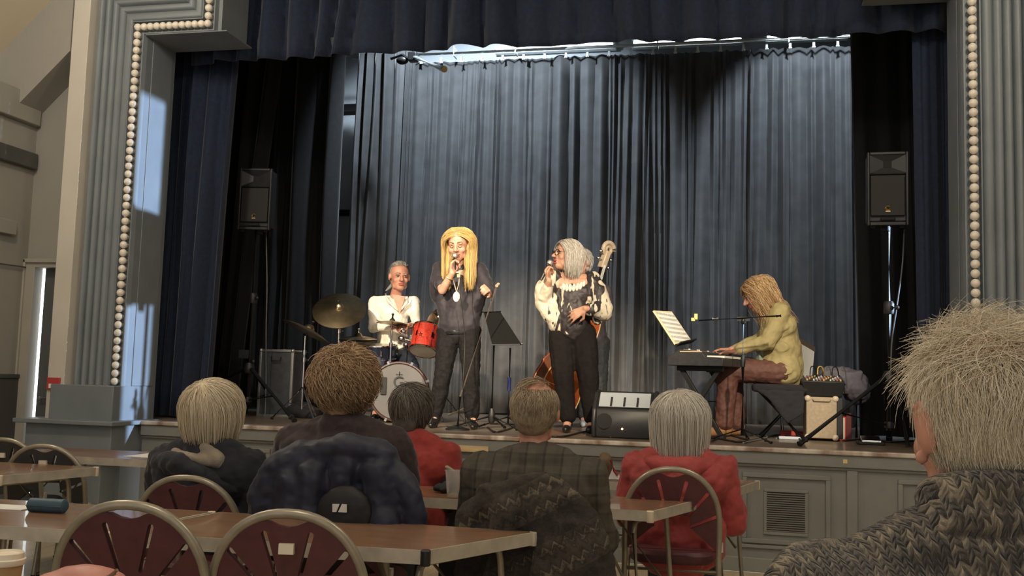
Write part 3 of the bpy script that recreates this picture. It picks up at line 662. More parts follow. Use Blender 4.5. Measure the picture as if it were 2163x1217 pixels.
MB().lathe([(.10, 0), (.10, .012), (.03, .03)], (lb_.x-.01, 7.96, S), n=24).build('base', BLKM, ls)
# ------------------------------------------------------------------ floor monitor wedge
mw0, mw1 = P(1250, 920, y=7.75), P(1386, 915, y=7.75); x0, x1 = mw0.x, mw1.x
mo = empty('monitor_wedge', ((x0+x1)/2, 7.95, S), 'black floor monitor wedge with pale slotted top facing the singers', 'loudspeaker')
pr = [(7.72, 0), (7.70, .10), (7.73, .215), (7.86, .34), (8.02, .36), (8.20, .10), (8.20, 0)]
def wedge(a, b, sc=1): return [(x, 7.95+(y-7.95)*sc, S+z*sc) for y, z in pr for x in (a,)]
MB().prism(wedge(x0+.03, 0), (x1-x0-.06, 0, 0)).build('cabinet', BLK, mo, bevel=.012)
for a in (x0, x1-.035): MB().prism([(a, 7.95+(y-7.95)*1.03, S+z*1.03) for y, z in pr], (.035, 0, 0)).build('end_cheek', BLK, mo, bevel=.012)
tp = mat('pale_metal_grille', (.42, .46, .50), .35, .2)
n0, n1 = V(0, 7.735, S+.232), V(0, 7.855, S+.345); nn = (n1-n0); nrm = V(0, -nn.z, nn.y).normalized()
wd = (x1-x0-.09)/4; c = (n0+n1)/2+nrm*.006
MB().obox(((x0+x1)/2, c.y, c.z), ((x1-x0)/2-.05, 0, 0), nn*.47, nrm*.006).build('top_panel', tp, mo, bevel=.003)
for k in range(3): a = x0+.045+wd*(k+1); c2 = n0.lerp(n1, .34)+nrm*.013; MB().obox((a, c2.y, c2.z), (.008, 0, 0), nn*.30, nrm*.003).build('slot', RUB, mo)
MB().lathe([(.045, 0), (.05, -.01), (.06, 0), (.06, .02)], (x0+.10, 7.715, S+.13), (0, -1, 0), 20).build('port', RUB, mo)
MB().ell((x0+.24, 7.70, S+.075), .008).build('lamp', mat('amber_lamp', (1, .6, .2), .5, emit=((1, .6, .2), 4)), mo)
# ------------------------------------------------------------------ keyboard on X stand
KB = mat('keyboard_shell', (.03, .031, .033), .4, var=(30, .2)); IV = mat('ivory_key', (.78, .76, .70), .3); EB = mat('ebony_key', (.015, .015, .015), .3)
kx0 = P(1410, 752, y=8.35).x; kz = P(1420, 772, y=8.35).z; KL = 1.02; ky0 = 8.35
ke = empty('keyboard', (kx0, ky0, kz), 'black electronic keyboard on a crossed stand before the seated player', 'keyboard')
pf = [(0, 0), (0, .065), (.105, .135), (.30, .118), (.33, .075), (.47, .07), (.48, .055), (.48, 0)]
MB().prism([(kx0+x, ky0, kz+z) for x, z in pf], (0, KL, 0)).build('shell', KB, ke, bevel=.005)
nk = 30; kw = (KL-.08)/nk
ik = MB().box(-.075, .075, 0, kw*.92, 0, .018); okm = None
for i in range(nk): ik.build('white_key', IV, ke, loc=V(kx0+.405, ky0+.04+kw*i, kz+.068)-wloc(ke))
bk = MB().box(-.045, .045, -.006, .006, 0, .014)
for i in range(nk):
    if i % 7 in (0, 1, 3, 4, 5) and i+1 < nk: bk.build('black_key', EB, ke, loc=V(kx0+.375, ky0+.04+kw*(i+1), kz+.085)-wloc(ke))
MB().obox((kx0+.205, ky0+KL/2, kz+.128), (.085, 0, -.008), (0, KL*.45, 0), (0, 0, .002)).build('control_panel', mat('panel_grey', (.20, .19, .18), .4), ke)
for i in range(12):
    MB().lathe([(.010, 0), (.009, .014)], (kx0+.15+.045*(i % 3), ky0+.1+.07*i, kz+.128-.0035*(i % 3)), n=10).build('button', (IV, mat('amber_button', (.6, .4, .15), .4), EB)[i % 3], ke)
MB().box(kx0+.11, kx0+.30, ky0-.004, ky0+.0, kz+.112, kz+.120).build('edge_strip', mat('tan_strip', (.55, .42, .28), .4), ke)
ke.rotation_euler = (0, 0, math.radians(-20))
ks = empty('keyboard_stand', (kx0, ky0, S), 'black crossed legs stand under the keyboard', 'stand')
for yy in (ky0+.12, ky0+.78):
    MB().obox((kx0+.24, yy, kz-.02), (.20, 0, 0), (0, .02, 0), (0, 0, .02)).build('top_bar', BLKM, ks, bevel=.004)
    for s_ in (-1, 1):
        a, b = V(kx0+.24-s_*.16, yy, kz-.03), V(kx0+.24+s_*.19, yy, S+.015); d = (b-a).normalized(); MB().obox((a+b)/2, (b-a)*.5, d.cross(V(0, 1, 0))*.018, V(0, .014, 0)).build('leg', BLKM, ks, bevel=.003)
        MB().obox(b+V(0, 0, 0), (.03, 0, 0), (0, .03, 0), (0, 0, .014)).build('rubber_foot', RUB, ks)
MB().tube([(kx0+.24, ky0+.12, (kz+S)/2+.0), (kx0+.24, ky0+.78, (kz+S)/2)], .012).build('cross_bar', BLKM, ks); ks.rotation_euler = (0, 0, math.radians(-20))
# music book on the keyboard's rest
c_ = [P(1427, 727, y=8.45), P(1461, 720, y=8.85), P(1419, 658, y=8.85), P(1381, 656, y=8.45)]
def sheet_mat():
    m_ = bpy.data.materials.new('printed_staves'); m_.use_nodes = True; nt = m_.node_tree; b = nt.nodes['Principled BSDF']; b.inputs['Roughness'].default_value = .6
    tc = nt.nodes.new('ShaderNodeTexCoord'); sx = nt.nodes.new('ShaderNodeSeparateXYZ'); nt.links.new(tc.outputs['Generated'], sx.inputs[0])
    def mth(op, a, b_): n = nt.nodes.new('ShaderNodeMath'); n.operation = op; [nt.links.new(q, n.inputs[i]) if hasattr(q, 'links') else setattr(n.inputs[i], 'default_value', q) for i, q in enumerate((a, b_))]; return n.outputs[0]
    band = mth('LESS_THAN', mth('FRACT', mth('MULTIPLY', sx.outputs[2], 7.0), 0), .5)
    nz = nt.nodes.new('ShaderNodeTexNoise'); nz.inputs['Scale'].default_value = 60; nt.links.new(tc.outputs['Generated'], nz.inputs['Vector'])
    k = mth('MULTIPLY', band, mth('GREATER_THAN', nz.outputs[0], .47))
    mx_ = nt.nodes.new('ShaderNodeMix'); mx_.data_type = 'RGBA'; mx_.inputs[6].default_value = (.85, .83, .78, 1); mx_.inputs[7].default_value = (.30, .30, .31, 1)
    nt.links.new(k, mx_.inputs[0]); nt.links.new(mx_.outputs[2], b.inputs['Base Color']); return m_
bkk = empty('music_book', (c_[0]+c_[1])/2, 'open book of printed sheet music propped on the keyboard', 'book')
nb = (c_[1]-c_[0]).cross(c_[3]-c_[0]).normalized(); nb = -nb if nb.x < 0 else nb
MB().prism(c_, nb*-.012).build('page_block', mat('paper_edge', (.75, .62, .40), .7), bkk, smooth=False)
ins = [p.lerp((c_[0]+c_[2])/2, .10)+nb*.0015 for p in c_]
MB().prism(ins, nb*.001).build('page', sheet_mat(), bkk, smooth=False)
MB().prism([p.lerp((c_[0]+c_[2])/2, -.04)-nb*.013 for p in c_], nb*-.006).build('music_rest', BLKM, bkk, smooth=False)
MB().obox((c_[0]+c_[1])/2+V(.02, 0, .0), (c_[1]-c_[0])*.5, nb*.03, (0, 0, .006)).build('rest_ledge', BLKM, bkk)
# boom microphone stand in front of the keyboard player
px_ = P(1569, 800, y=8.0).x; bs = empty('boom_stand', (px_, 8.0, S), 'black boom microphone stand in front of the keyboard player', 'stand')
tz = P(1568, 682, y=8.0).z
MB().cyl((px_, 8, S+.05), (px_, 8, S+.62), .014).build('lower_tube', BLKM, bs); MB().cyl((px_, 8, S+.60), (px_, 8, tz), .009).build('upper_tube', BLKM, bs)
MB().lathe([(.018, -.04), (.02, .02), (.012, .05)], (px_, 8, S+.62), n=12).build('clutch', BLKM, bs)
q = MB(); q.ell((px_, 8, tz+.015), (.022, .022, .03)); q.obox((px_, 8, tz+.03), (.05, 0, 0), (0, .015, 0), (0, 0, .016)); q.build('boom_joint', BLKM, bs)
MB().tube([P(1650, 667, y=8.0), P(1475, 677, y=7.95)], .007).build('boom_arm', BLKM, bs); MB().tube([P(1650, 667, y=8.0), P(1640, 668, y=8.0)], .012).build('counterweight', BLKM, bs)
MB().tube([P(1505, 675, y=7.96), P(1517, 674, y=7.96)], .016).build('arm_collar', mat('grey_collar', (.4, .4, .4), .4), bs)
q = MB(); q.obox(P(1470, 669, y=7.95), (.012, 0, 0), (0, .012, 0), (0, 0, .022)); q.obox(P(1464, 675, y=7.95), (.014, 0, 0), (0, .012, 0), (0, 0, .012)); q.build('clip', mat('yellow_clip', (.85, .55, .15), .5), bs)
tripod_legs(bs, V(px_, 8, S), .10, .009, .27, 200, BLKM)
# ------------------------------------------------------------------ behind the keyboard player
CB = mat('beige_cabinet_cloth', (.42, .34, .24), .7, var=(40, .12), bump=(300, .2, .001))
a0, a1 = P(1703, 838, y=8.6), P(1768, 930, y=8.6); am = empty('amplifier_cabinet', ((a0.x+a1.x)/2, 8.8, S), 'beige amplifier cabinet with pale corners under the mixer', 'amplifier')
MB().box(a0.x, a1.x, 8.6, 8.98, S+.02, a0.z).build('front_board', CB, am, bevel=.008); MB().box(a1.x, a1.x+.05, 8.62, 8.98, S+.02, a0.z).build('side', BLK, am, bevel=.006)
for xx in (a0.x+.012, a1.x-.012):
    for zz in (a0.z-.012, S+.03): MB().ell((xx, 8.603, zz), (.026, .016, .026)).build('corner_cap', mat('cream_plastic', (.62, .52, .40), .4), am)
MB().tube([(a0.x+.05, 8.6, a0.z-.02), (a0.x+.06, 8.585, a0.z-.03), (a1.x-.06, 8.585, a0.z-.03), (a1.x-.05, 8.6, a0.z-.02)], .007).build('handle', CB, am)
mzb = a0.z+.004; m0, m1 = P(1692, 800, y=8.6).x, P(1784, 800, y=8.6).x; mi = empty('mixer', ((m0+m1)/2, 8.8, mzb), 'black mixing desk with coloured knobs on the beige amplifier', 'mixer')
mzt = P(1738, 806, y=8.6).z
MB().add([(m0+.04, 8.6, mzb), (m1-.02, 8.6, mzb), (m1-.02, 8.95, mzb), (m0+.04, 8.95, mzb), (m0, 8.56, mzt), (m1, 8.56, mzt), (m1, 8.98, mzt+.05), (m0, 8.98, mzt+.05)], [(0, 3, 2, 1), (4, 5, 6, 7), (0, 1, 5, 4), (1, 2, 6, 5), (2, 3, 7, 6), (3, 0, 4, 7)]).build('case', BLK, mi, bevel=.006)
KC = [mat('knob_'+n, c, .4) for n, c in (('yellow', (.55, .42, .14)), ('white', (.62, .56, .5)), ('red', (.32, .10, .09)), ('dark', (.03, .03, .03)), ('grey', (.25, .27, .27)))]
for i in range(11):
    for j in range(4):
        x = m0+.05+(m1-m0-.08)*i/10; y = 8.61+.085*j; MB().lathe([(.008, 0), (.006, .016)], (x, y, mzt+.05*(y-8.56)/.42), n=8).build('knob', KC[(i*3+j*2) % 5], mi)
for i in range(5):
    x = m0+.09+.06*i; pts = [(x, 8.86, mzt+.05), (x+.01, 8.88, mzt+.12), (x+.05, 8.92, mzt+.11), (x+.08, 9.0, mzt-.05)]; cable('patch_cable', ('first', 'second', 'third', 'fourth', 'fifth')[i]+' patch cable from the left looping out of the mixer', pts, .005, (CBLK, mat('yellow_cable', (.7, .5, .1), .5), CBL, CBLK, CBL)[i])
r0, r1 = P(1769, 880, y=8.85), P(1799, 930, y=8.85); rbx = empty('red_box', ((r0.x+r1.x)/2, 8.95, S), 'red box with pale stripe right of the amplifier', 'box')
MB().box(r0.x, r0.x+(r1.x-r0.x)*.62, 8.85, 9.05, S, r0.z).build('front', mat('bright_red', (.55, .05, .03), .5), rbx, bevel=.003); MB().box(r0.x+(r1.x-r0.x)*.62, r1.x, 8.86, 9.05, S, r0.z+.03).build('side', mat('dark_red', (.14, .02, .02), .5), rbx, bevel=.003)
MB().box(r0.x+.035, r0.x+.06, 8.845, 8.851, S+.01, r0.z-.01).build('stripe', mat('pale_stripe', (.75, .6, .5), .5), rbx)
cl0 = P(1776, 800, y=9.3); q = MB(); q.box(cl0.x-.16, cl0.x+.16, 9.1, 9.5, cl0.z-.05, cl0.z+.07); q.ell(cl0+V(-.05, 0, .03), (.16, .2, .08)); q.ell(cl0+V(.12, -.05, -.08), (.12, .18, .14))
LIL = mat('lilac_grey_cloth', (.17, .16, .20), .9, bump=(150, .2)); stl = empty('side_stool', (cl0.x, 9.3, S), 'small dark stool under the lilac grey cloth', 'stool')
MB().box(cl0.x-.17, cl0.x+.17, 9.12, 9.48, cl0.z-.13, cl0.z-.09).build('seat', BLKM, stl)
for sx in (-1, 1):
    for sy in (-1, 1): MB().cyl((cl0.x+sx*.15, 9.3+sy*.16, S), (cl0.x+sx*.15, 9.3+sy*.16, cl0.z-.13), .013).build('leg', BLKM, stl)
tag(blob('folded_cloth', q, LIL, None, .014, 5, (.10, .06)), 'lilac grey cloth heaped behind the mixer', 'cloth')
# pale backed chair behind the player
c1_ = P(1705, 760, y=9.35); wc = empty('stacking_chair', (c1_.x, 9.3, S), 'chair with pale grey plastic back behind the keyboard player', 'chair')
WPL = mat('pale_grey_plastic', (.46, .47, .47), .5)
b_ = [P(1684, 712, y=9.35), P(1722, 733, y=9.25), P(1716, 800, y=9.25), P(1672, 790, y=9.35)]
MB().prism(b_, (-.02, .03, 0)).build('backrest', WPL, wc, bevel=.008); MB().prism([b_[0]+V(0, -.005, 0), b_[1]+V(0, -.005, 0), b_[1]+V(0, -.005, -.045), b_[0]+V(0, -.005, -.04)], (-.03, .04, 0)).build('back_rail', mat('dark_brown_rail', (.07, .05, .04), .5), wc, smooth=False)
MB().box(c1_.x-.25, c1_.x+.1, 9.1, 9.5, S+.42, S+.46).build('seat', WPL, wc, bevel=.01)
for sx in (-.22, .07):
    for yy in (9.13, 9.47): MB().cyl((c1_.x+sx, yy, S), (c1_.x+sx, yy, S+.42), .012).build('leg', CHROME, wc)
# floor clutter
for i, (pts, m_) in enumerate((([(1500, 935), (1540, 922), (1590, 932), (1640, 918), (1690, 930)], CBLK), ([(1570, 938), (1620, 926), (1600, 915), (1560, 920)], CBL), ([(1640, 928), (1680, 915), (1700, 900), (1660, 905)], CBL),
        ([(1780, 934), (1830, 930), (1880, 936), (1930, 930)], CBLK), ([(1110, 918), (1180, 926), (1240, 914), (1290, 926)], CBLK), ([(1440, 930), (1500, 926), (1560, 936), (1600, 930)], CBLK), ([(1030, 905), (1050, 915), (1090, 900), (1075, 890)], CBLK))):
    pp = [P(a, b, z=S) for a, b in pts]; pp = [V(p.x, min(max(p.y, 7.5), 9.2), S+.008) for p in pp]
    cable('stage_cable', ('black cable lying on the stage below the boom stand', 'grey cable curling under the piano stool', 'pale cable loop beside the amplifier cabinet', 'black cable trailing past the right tripod', 'black cable along the stage edge before the monitor', 'black cable along the edge below the keyboard', 'black cable coiled beside the music stand foot')[i], pp, .008, m_)
ps = P(1655, 925, z=S); tag(MB().box(ps.x-.05, ps.x+.13, 8.62, 8.67, S, S+.025).build('power_strip', mat('white_blue_plastic', (.6, .65, .75), .4), bevel=.006), 'pale power strip on the stage under the piano stool', 'power strip')
rp = P(1668, 908, z=S); tag(MB().box(rp.x-.16, rp.x+.16, 9.1, 9.25, S, S+.05).build('red_tray', mat('bright_red', (.55, .05, .03)), bevel=.006), 'flat red box on the floor under the stool', 'box')
fp = P(1820, 932, z=S); e = empty('foot_pedal', (fp.x, 8.3, S), 'small black foot pedal left of the right tripod', 'pedal'); MB().box(fp.x-.10, fp.x+.10, 8.25, 8.4, S, S+.03).build('base', BLKM, e, bevel=.008); MB().obox((fp.x, 8.31, S+.045), (.07, 0, 0), (0, .06, .015), (0, -.003, .008)).build('treadle', CHROME, e)

# ------------------------------------------------------------------ tables
TOPW = wood('brown_table_laminate', (.19, .105, .06), (.27, .155, .09), (2, 9, 9), .28, .35)
EDGE = mat('worn_table_edging', (.42, .38, .31), .45, var=(14, .18)); TUBE = mat('taupe_enamel_tube', (.30, .265, .20), .32, .35, var=(20, .12)); CREAMP = mat('cream_corner', (.66, .56, .42), .5)
TZ = .74
def table(label, q, caps=(CREAMP, CREAMP), group='folding tables in the hall', open_end=True):
    """q: corners front-left, front-right, back-right, back-left on the table plane"""
    q = [V(a, b, TZ) for a, b in q]; c = sum(q, V(0, 0, 0))/4; e = empty('folding_table', (c.x, c.y, 0), label, 'table', group)
    ins = [p.lerp(c, .012) for p in q]
    MB().prism([p-V(0, 0, .03) for p in ins], (0, 0, .0302)).build('table_top', TOPW, e, smooth=False)
    for i in range(4):
        a, b = q[i], q[(i+1) % 4]; d = (b-a); n_ = V(-d.y, d.x, 0).normalized()*.012
        MB().prism([a-V(0, 0, .046), b-V(0, 0, .046), b+n_-V(0, 0, .046), a+n_-V(0, 0, .046)], (0, 0, .046)).build('edging', EDGE, e, smooth=False)
    for k, i in enumerate((1, 2)):
        p = q[i].lerp(c, .016); MB().lathe([(.015, -.05), (.017, -.046), (.017, -.002), (.014, .0012)], p, n=12).build('corner_cap', caps[k], e)
    L = (q[1]-q[0]).normalized()
    for t_, s_ in ((.93, 1), (.07, -1)):
        a, b = q[0].lerp(q[1], t_), q[3].lerp(q[2], t_); a, b = a.lerp(b, .12), a.lerp(b, .88); dn = V(0, 0, 1)
        up = -.055; r = .0125; pts = [V(a.x, a.y, .012)+L*s_*.05, V(a.x, a.y, TZ+up-.05), V(a.x, a.y, TZ+up-.015).lerp(V(b.x, b.y, TZ+up), .02), V(a.x, a.y, TZ+up).lerp(V(b.x, b.y, TZ+up), .07),
            V(a.x, a.y, TZ+up).lerp(V(b.x, b.y, TZ+up), .93), V(b.x, b.y, TZ+up-.015).lerp(V(a.x, a.y, TZ+up), .02), V(b.x, b.y, TZ+up-.05), V(b.x, b.y, .012)+L*s_*.05]
        lg = MB().tube(pts, r, 10).build('leg', TUBE, e)
        for p in (pts[0], pts[-1]): MB().cyl(V(p.x, p.y, 0), V(p.x, p.y, .03), .017, n=10).build('rubber_foot', RUB, lg)
        for p, f in ((a, .25), (b, .75)):
            m_ = a.lerp(b, f); MB().tube([V(p.x, p.y, .35), V(m_.x, m_.y, TZ-.06)-L*s_*.22], .008, 8).build('strut', TUBE, e)
    return e
table('long brown table before the two nearest maroon chairs, black corner cap', [(-2.04, 3.075), (-.955, 3.142), (-.70, 3.675), (-1.98, 3.672)], (BLKM, EDGE))
table('brown table carrying the blue glasses case', [(-3.5, 3.0), (-2.06, 3.07), (-2.00, 3.668), (-3.45, 3.62)])
table('brown table in front of the man in the plaid shirt', [(-1.85, 4.50), (-.335, 4.465), (-.168, 4.965), (-1.80, 4.95)])
table('brown table in front of the white haired listener in navy', [(-2.72, 4.62), (-1.87, 4.62), (-1.82, 5.10), (-2.70, 5.10)])
table('brown table nearest the stage, in front of the red jackets', [(-1.60, 5.70), (.026, 5.655), (.165, 6.175), (-1.55, 6.17)])
table('brown table with pale frame before the dark chairs at left', [(-5.1, 4.33), (-3.575, 4.385), (-3.452, 5.0), (-5.05, 4.95)])
table('pale brown table against the stage plinth at left', [(-4.50, 5.50), (-3.10, 5.54), (-3.02, 6.10), (-4.46, 6.05)])
table('table at the bottom left carrying the coffee cup', [(-2.9, 1.55), (-1.25, 1.55), (-1.25, 2.28), (-2.9, 2.28)])
# ------------------------------------------------------------------ stacking chairs with fan slotted backs
MAR = mat('maroon_chair_back', (.085, .022, .026), .55, var=(30, .15), bump=(250, .15, .001)); DARKC = mat('charcoal_chair_back', (.035, .033, .033), .6, var=(30, .15)); STICK = mat('cream_sticker', (.70, .62, .48), .6)
CHW, CHH = .242, .905
def arch(w_, h, z0, n=28):
    zc = z0+(h-z0)*.42; pts = [(-w_, z0)]
    for i in range(n+1):
        t = math.pi-math.pi*i/n; c_, s_ = math.cos(t), math.sin(t)
        pts.append((w_*abs(c_)**.92*(1 if c_ > 0 else -1), zc+(h-zc)*s_**.92 if s_ > 0 else zc))
    pts.append((w_, z0)); return pts
def chair_proto(name, label, back_m, group, slots=True, sticker=True, loc=(0, 0, 0)):
    e = empty(name, loc, label, 'chair', group)
    def B(mb, n, m_, parent=e, **k): return mb.build(n, m_, parent, loc=(0, 0, 0), **k)
    yb = -.20
    fr_ = [(x, yb-.10*(z-.45)/.45, z) for x, z in arch(CHW-.013, CHH-.013, .45)]
    left = [(-.235, yb-.06, .015), (-.233, yb-.01, .25)]; right = [(.233, yb-.01, .25), (.235, yb-.06, .015)]
    B(MB().tube(left+fr_+right, .0145, 12), 'back_frame', TUBE)
    for sx in (-1, 1):
        lg = B(MB().tube([(sx*.225, .20, .43), (sx*.232, .215, .2), (sx*.235, .225, .015)], .0125, 10), 'leg', TUBE)
        B(MB().cyl((sx*.235, .225, 0), (sx*.235, .225, .03), .016, n=10), 'rubber_foot', RUB, lg); B(MB().cyl((sx*.235, yb-.06, 0), (sx*.235, yb-.06, .03), .018, n=10), 'rubber_foot', RUB)
        B(MB().tube([(sx*.228, yb, .43), (sx*.228, .20, .43)], .012, 8), 'seat_rail', TUBE)
        B(MB().box(sx*.236-.014, sx*.236+.014, yb-.02, yb+.012, .50, .545), 'stacking_buffer', EDGE)
    B(MB().tube([(-.228, yb, .40), (.228, yb, .40)], .011, 8), 'cross_rail', TUBE)
    s = MB(); n = 36
    def seat_ring(k, z, sc): return [(.215*sc*abs(math.cos(t))**.6*math.copysign(1, math.cos(t)), .01+.205*sc*abs(math.sin(t))**.6*math.copysign(1, math.sin(t)), z) for t in np.linspace(0, 6.2832, n+1)]
    s.grid([seat_ring(0, .425, .3), seat_ring(0, .425, .97), seat_ring(0, .44, 1), seat_ring(0, .465, 1), seat_ring(0, .482, .93), seat_ring(0, .49, .6), seat_ring(0, .49, .02)]); B(s, 'seat', back_m)
    out = arch(CHW-.024, CHH-.024, .50)
    # dip below the top of the frame makes the hand hold
    top = []
    for x, z in out:
        if abs(x) < .066 and z > .8: top.append((x, z-.030*math.cos(x/.066*math.pi/2)))
        else: top.append((x, z))
    loops = [top]
    if slots:
        for a, r0, r1 in ((-66, .10, .235), (-40, .13, .265), (-15, .13, .265), (15, .13, .265), (40, .13, .265), (66, .10, .235)):
            t = math.radians(90-a); d = (math.cos(t), math.sin(t)); nn_ = (-d[1], d[0]); o_ = (0, .575); L = []
            for k in range(6): q_ = math.pi/2+math.pi*k/5; L.append((o_[0]+d[0]*r0+.0065*(math.cos(q_)*d[0]+math.sin(q_)*nn_[0]), o_[1]+d[1]*r0+.0065*(math.cos(q_)*d[1]+math.sin(q_)*nn_[1])))
            for k in range(6): q_ = -math.pi/2+math.pi*k/5; L.append((o_[0]+d[0]*r1+.009*(math.cos(q_)*d[0]+math.sin(q_)*nn_[0]), o_[1]+d[1]*r1+.009*(math.cos(q_)*d[1]+math.sin(q_)*nn_[1])))
            loops.append(L)
    vs, fs = plate(loops, .024); vs = [(x, y+yb-.10*(z-.45)/.45+.004, z) for x, y, z in vs]
    B(MB().add(vs, fs), 'backrest', back_m, smooth=False)
    if sticker: B(MB().box(-.022, .022, yb-.085-.015, yb-.085+.004, .775, .805), 'sticker', STICK)
    return e
GC = 'stacking chairs with fan slotted backs'
def cx(px, py, y): return P(px, py, y=y).x
ch0 = chair_proto('stacking_chair', 'nearest maroon stacking chair, leftmost of the near pair', MAR, GC, sticker=False, loc=(cx(243, 1048, 2.62), 2.92, 0))
ch1 = chair_proto('stacking_chair', 'near maroon stacking chair with a cream sticker on its back', MAR, GC, loc=(cx(572, 1065, 2.72), 3.02, 0))
ch0.rotation_euler.z = math.radians(8); ch1.rotation_euler.z = math.radians(10)
ch0.scale = (1.0, 1, 1.012); ch1.scale = (1.0, 1, 1.0)
ch2 = copy_tree(ch0, (cx(398, 1000, 3.98), 4.20, 0), .12, 'maroon stacking chair under the white haired woman in navy'); ch2.scale = (1, 1, .94)
ch3 = chair_proto('stacking_chair', 'maroon stacking chair under the red coat at right', MAR, GC, sticker=False, loc=(cx(1415, 992, 4.92), 5.18, 0)); ch3.rotation_euler.z = .05; ch3.scale = (.98, 1, 1.0)
ch4 = chair_proto('stacking_chair', 'dark stacking chair behind the left table, right one of the pair', DARKC, GC, loc=(cx(96, 935, 5.12), 5.32, 0)); ch4.rotation_euler.z = .2; ch4.scale = (1, 1, .94)
ch5 = copy_tree(ch4, (cx(4, 928, 5.4), 5.62, 0), .2, 'dark stacking chair cut by the left picture edge'); ch5.scale = (1, 1, .94)
ch6 = copy_tree(ch0, (-1.54, 4.0, 0), 0, 'stacking chair under the curly haired woman, covered by a navy coat'); ch6.scale = (.98, 1, 1)
ch7 = copy_tree(ch0, (-.76, 4.06, 0), 0, 'stacking chair under the plaid shirt, covered by a patterned cardigan'); ch7.scale = (.98, 1, .98)
ch8 = copy_tree(ch4, (-1.55, 5.32, 0), 0, 'dark stacking chair under the short haired woman in red'); ch8.scale = (1, 1, .96)
ch9 = copy_tree(ch0, (.36, 1.42, 0), 0, 'stacking chair under the man in the knitted jumper'); ch9.scale = (1, 1, .95)
# ------------------------------------------------------------------ things on the tables
CLEAR = mat('clear_plastic', (.85, .84, .82), .18, trans=.75, alpha=.55)
def cup(label, c, r, h, m_, dregs=True):
    c = Vector(c); e = empty('plastic_cup', c, label, 'cup')
    MB().lathe([(r*.68, .0), (r*.70, .002), (r*.98, h-.006), (r*1.06, h-.004), (r*1.06, h), (r*.96, h), (r*.66, .006)], c, n=28).build('tumbler', m_, e)
    if dregs: MB().lathe([(r*.64, .004), (r*.66, .018)], c, n=24).build('drink', mat('pale_beer', (.62, .48, .28), .2), e)
    return e
pc = P(957, 1052, z=TZ); cup('tall clear plastic tumbler standing on the plaid man\'s table', (pc.x, pc.y, TZ), .041, .128, CLEAR)
pc = P(949, 985, y=5.8); cup('small clear plastic cup beside the woman in red', (pc.x, 5.82, TZ), .035, .09, CLEAR, False)
gv = P(968, 1046, z=TZ); q = MB(); q.ell((gv.x-.02, gv.y+.10, TZ+.03), (.09, .06, .035)); q.ell((gv.x+.07, gv.y+.13, TZ+.055), (.06, .06, .06)); q.ell((gv.x-.09, gv.y+.05, TZ+.02), (.05, .04, .022))
tag(blob('knitted_scarf', q, BAG, None, .008, 2, (.04, .03)), 'crumpled black scarf behind the clear tumbler', 'scarf')
PAP = mat('white_paper', (.78, .77, .76), .6)
def paper(label, c, w_, d_, rz, z=TZ): o = MB().box(-w_/2, w_/2, -d_/2, d_/2, 0, .003).build('leaflet', PAP, loc=(c[0], c[1], z+.001), rot=(0, 0, rz)); return tag(o, label, 'paper', 'leaflets on the tables')
paper('white leaflet on the front table behind the clear tumbler', (-1.40, 5.95), .20, .28, .2); paper('white leaflet on the front table beside the brown pouch', (-.62, 5.9), .25, .2, -.1)
paper('white leaflet showing between the two women at left', (-2.02, 4.9), .2, .25, .3); paper('lilac white leaflet on the pale table at left', (-3.63, 5.8), .2, .3, 0)
paper('white paper beside the blue glasses case', (P(20, 1075, z=TZ).x-.03, P(20, 1075, z=TZ).y+.02), .2, .12, .1, TZ)
bp_ = P(1282, 1012, z=TZ); q = MB(); q.ell((bp_.x-.005, 5.75, TZ+.085), (.045, .05, .075)); q.ell((bp_.x-.01, 5.75, TZ+.03), (.05, .05, .03)); pu = tag(blob('pouch', q, mat('brown_leather', (.14, .085, .045), .6, var=(20, .2)), None, .006, 4, (.05, .01)), 'small brown pouch with a white card on the front table', 'pouch')
bo = wloc(pu)
MB().prism([(bp_.x+.02, 5.70, TZ+.01), (bp_.x+.085, 5.70, TZ+.012), (bp_.x+.05, 5.70, TZ+.085)], (0, .006, 0)).build('white_card', PAP, pu, smooth=False)
MB().tube([(bp_.x+.035, 5.695, TZ+.12), (bp_.x+.055, 5.695, TZ+.06), (bp_.x+.075, 5.695, TZ+.035)], .008).build('red_strap', mat('red_strap', (.30, .03, .03), .6), pu)
gc = P(84, 1086, z=TZ); q = empty('glasses_case', (gc.x, gc.y+.04, TZ), 'blue grey glasses case lying on the left table', 'glasses case'); BLUEC = mat('blue_case', (.035, .075, .11), .5, var=(30, .12))
g0 = V(gc.x, gc.y+.035, TZ+.027); MB().tube([g0+V(-.075, 0, 0), g0+V(-.068, 0, 0), g0+V(.068, .012, 0), g0+V(.075, .012, 0)], [.018, .0265, .0265, .018], 14).build('shell', BLUEC, q); MB().tube([g0+V(-.07, -.0265, 0), g0+V(.07, -.0145, 0)], .002, 6).build('seam', BLKM, q)
cc = P(12, 1172, z=TZ+.115); q = empty('paper_cup', (cc.x, cc.y, TZ), 'takeaway paper cup with cream lid at the bottom left', 'cup'); cc.z = TZ
MB().lathe([(.03, 0), (.040, .1)], cc, n=28).build('paper_wall', mat('kraft_paper', (.42, .27, .12), .7), q); MB().lathe([(.043, .093), (.045, .098), (.045, .106), (.041, .108), (.040, .120), (.037, .122), (.034, .117)], cc, n=28).build('lid', mat('cream_lid', (.74, .66, .52), .45), q)
pk = P(190, 1213, y=2.15); q = MB(); q.ell((pk.x, 2.14, TZ+.035), (.115, .07, .055)); q.ell((pk.x-.05, 2.12, TZ+.03), (.09, .07, .045)); pb = tag(blob('handbag', q, mat('pink_leather', (.46, .20, .16), .5, var=(12, .1)), None, .008, 5, (.08, .012)), 'soft pink handbag at the foot of the nearest chair', 'bag')
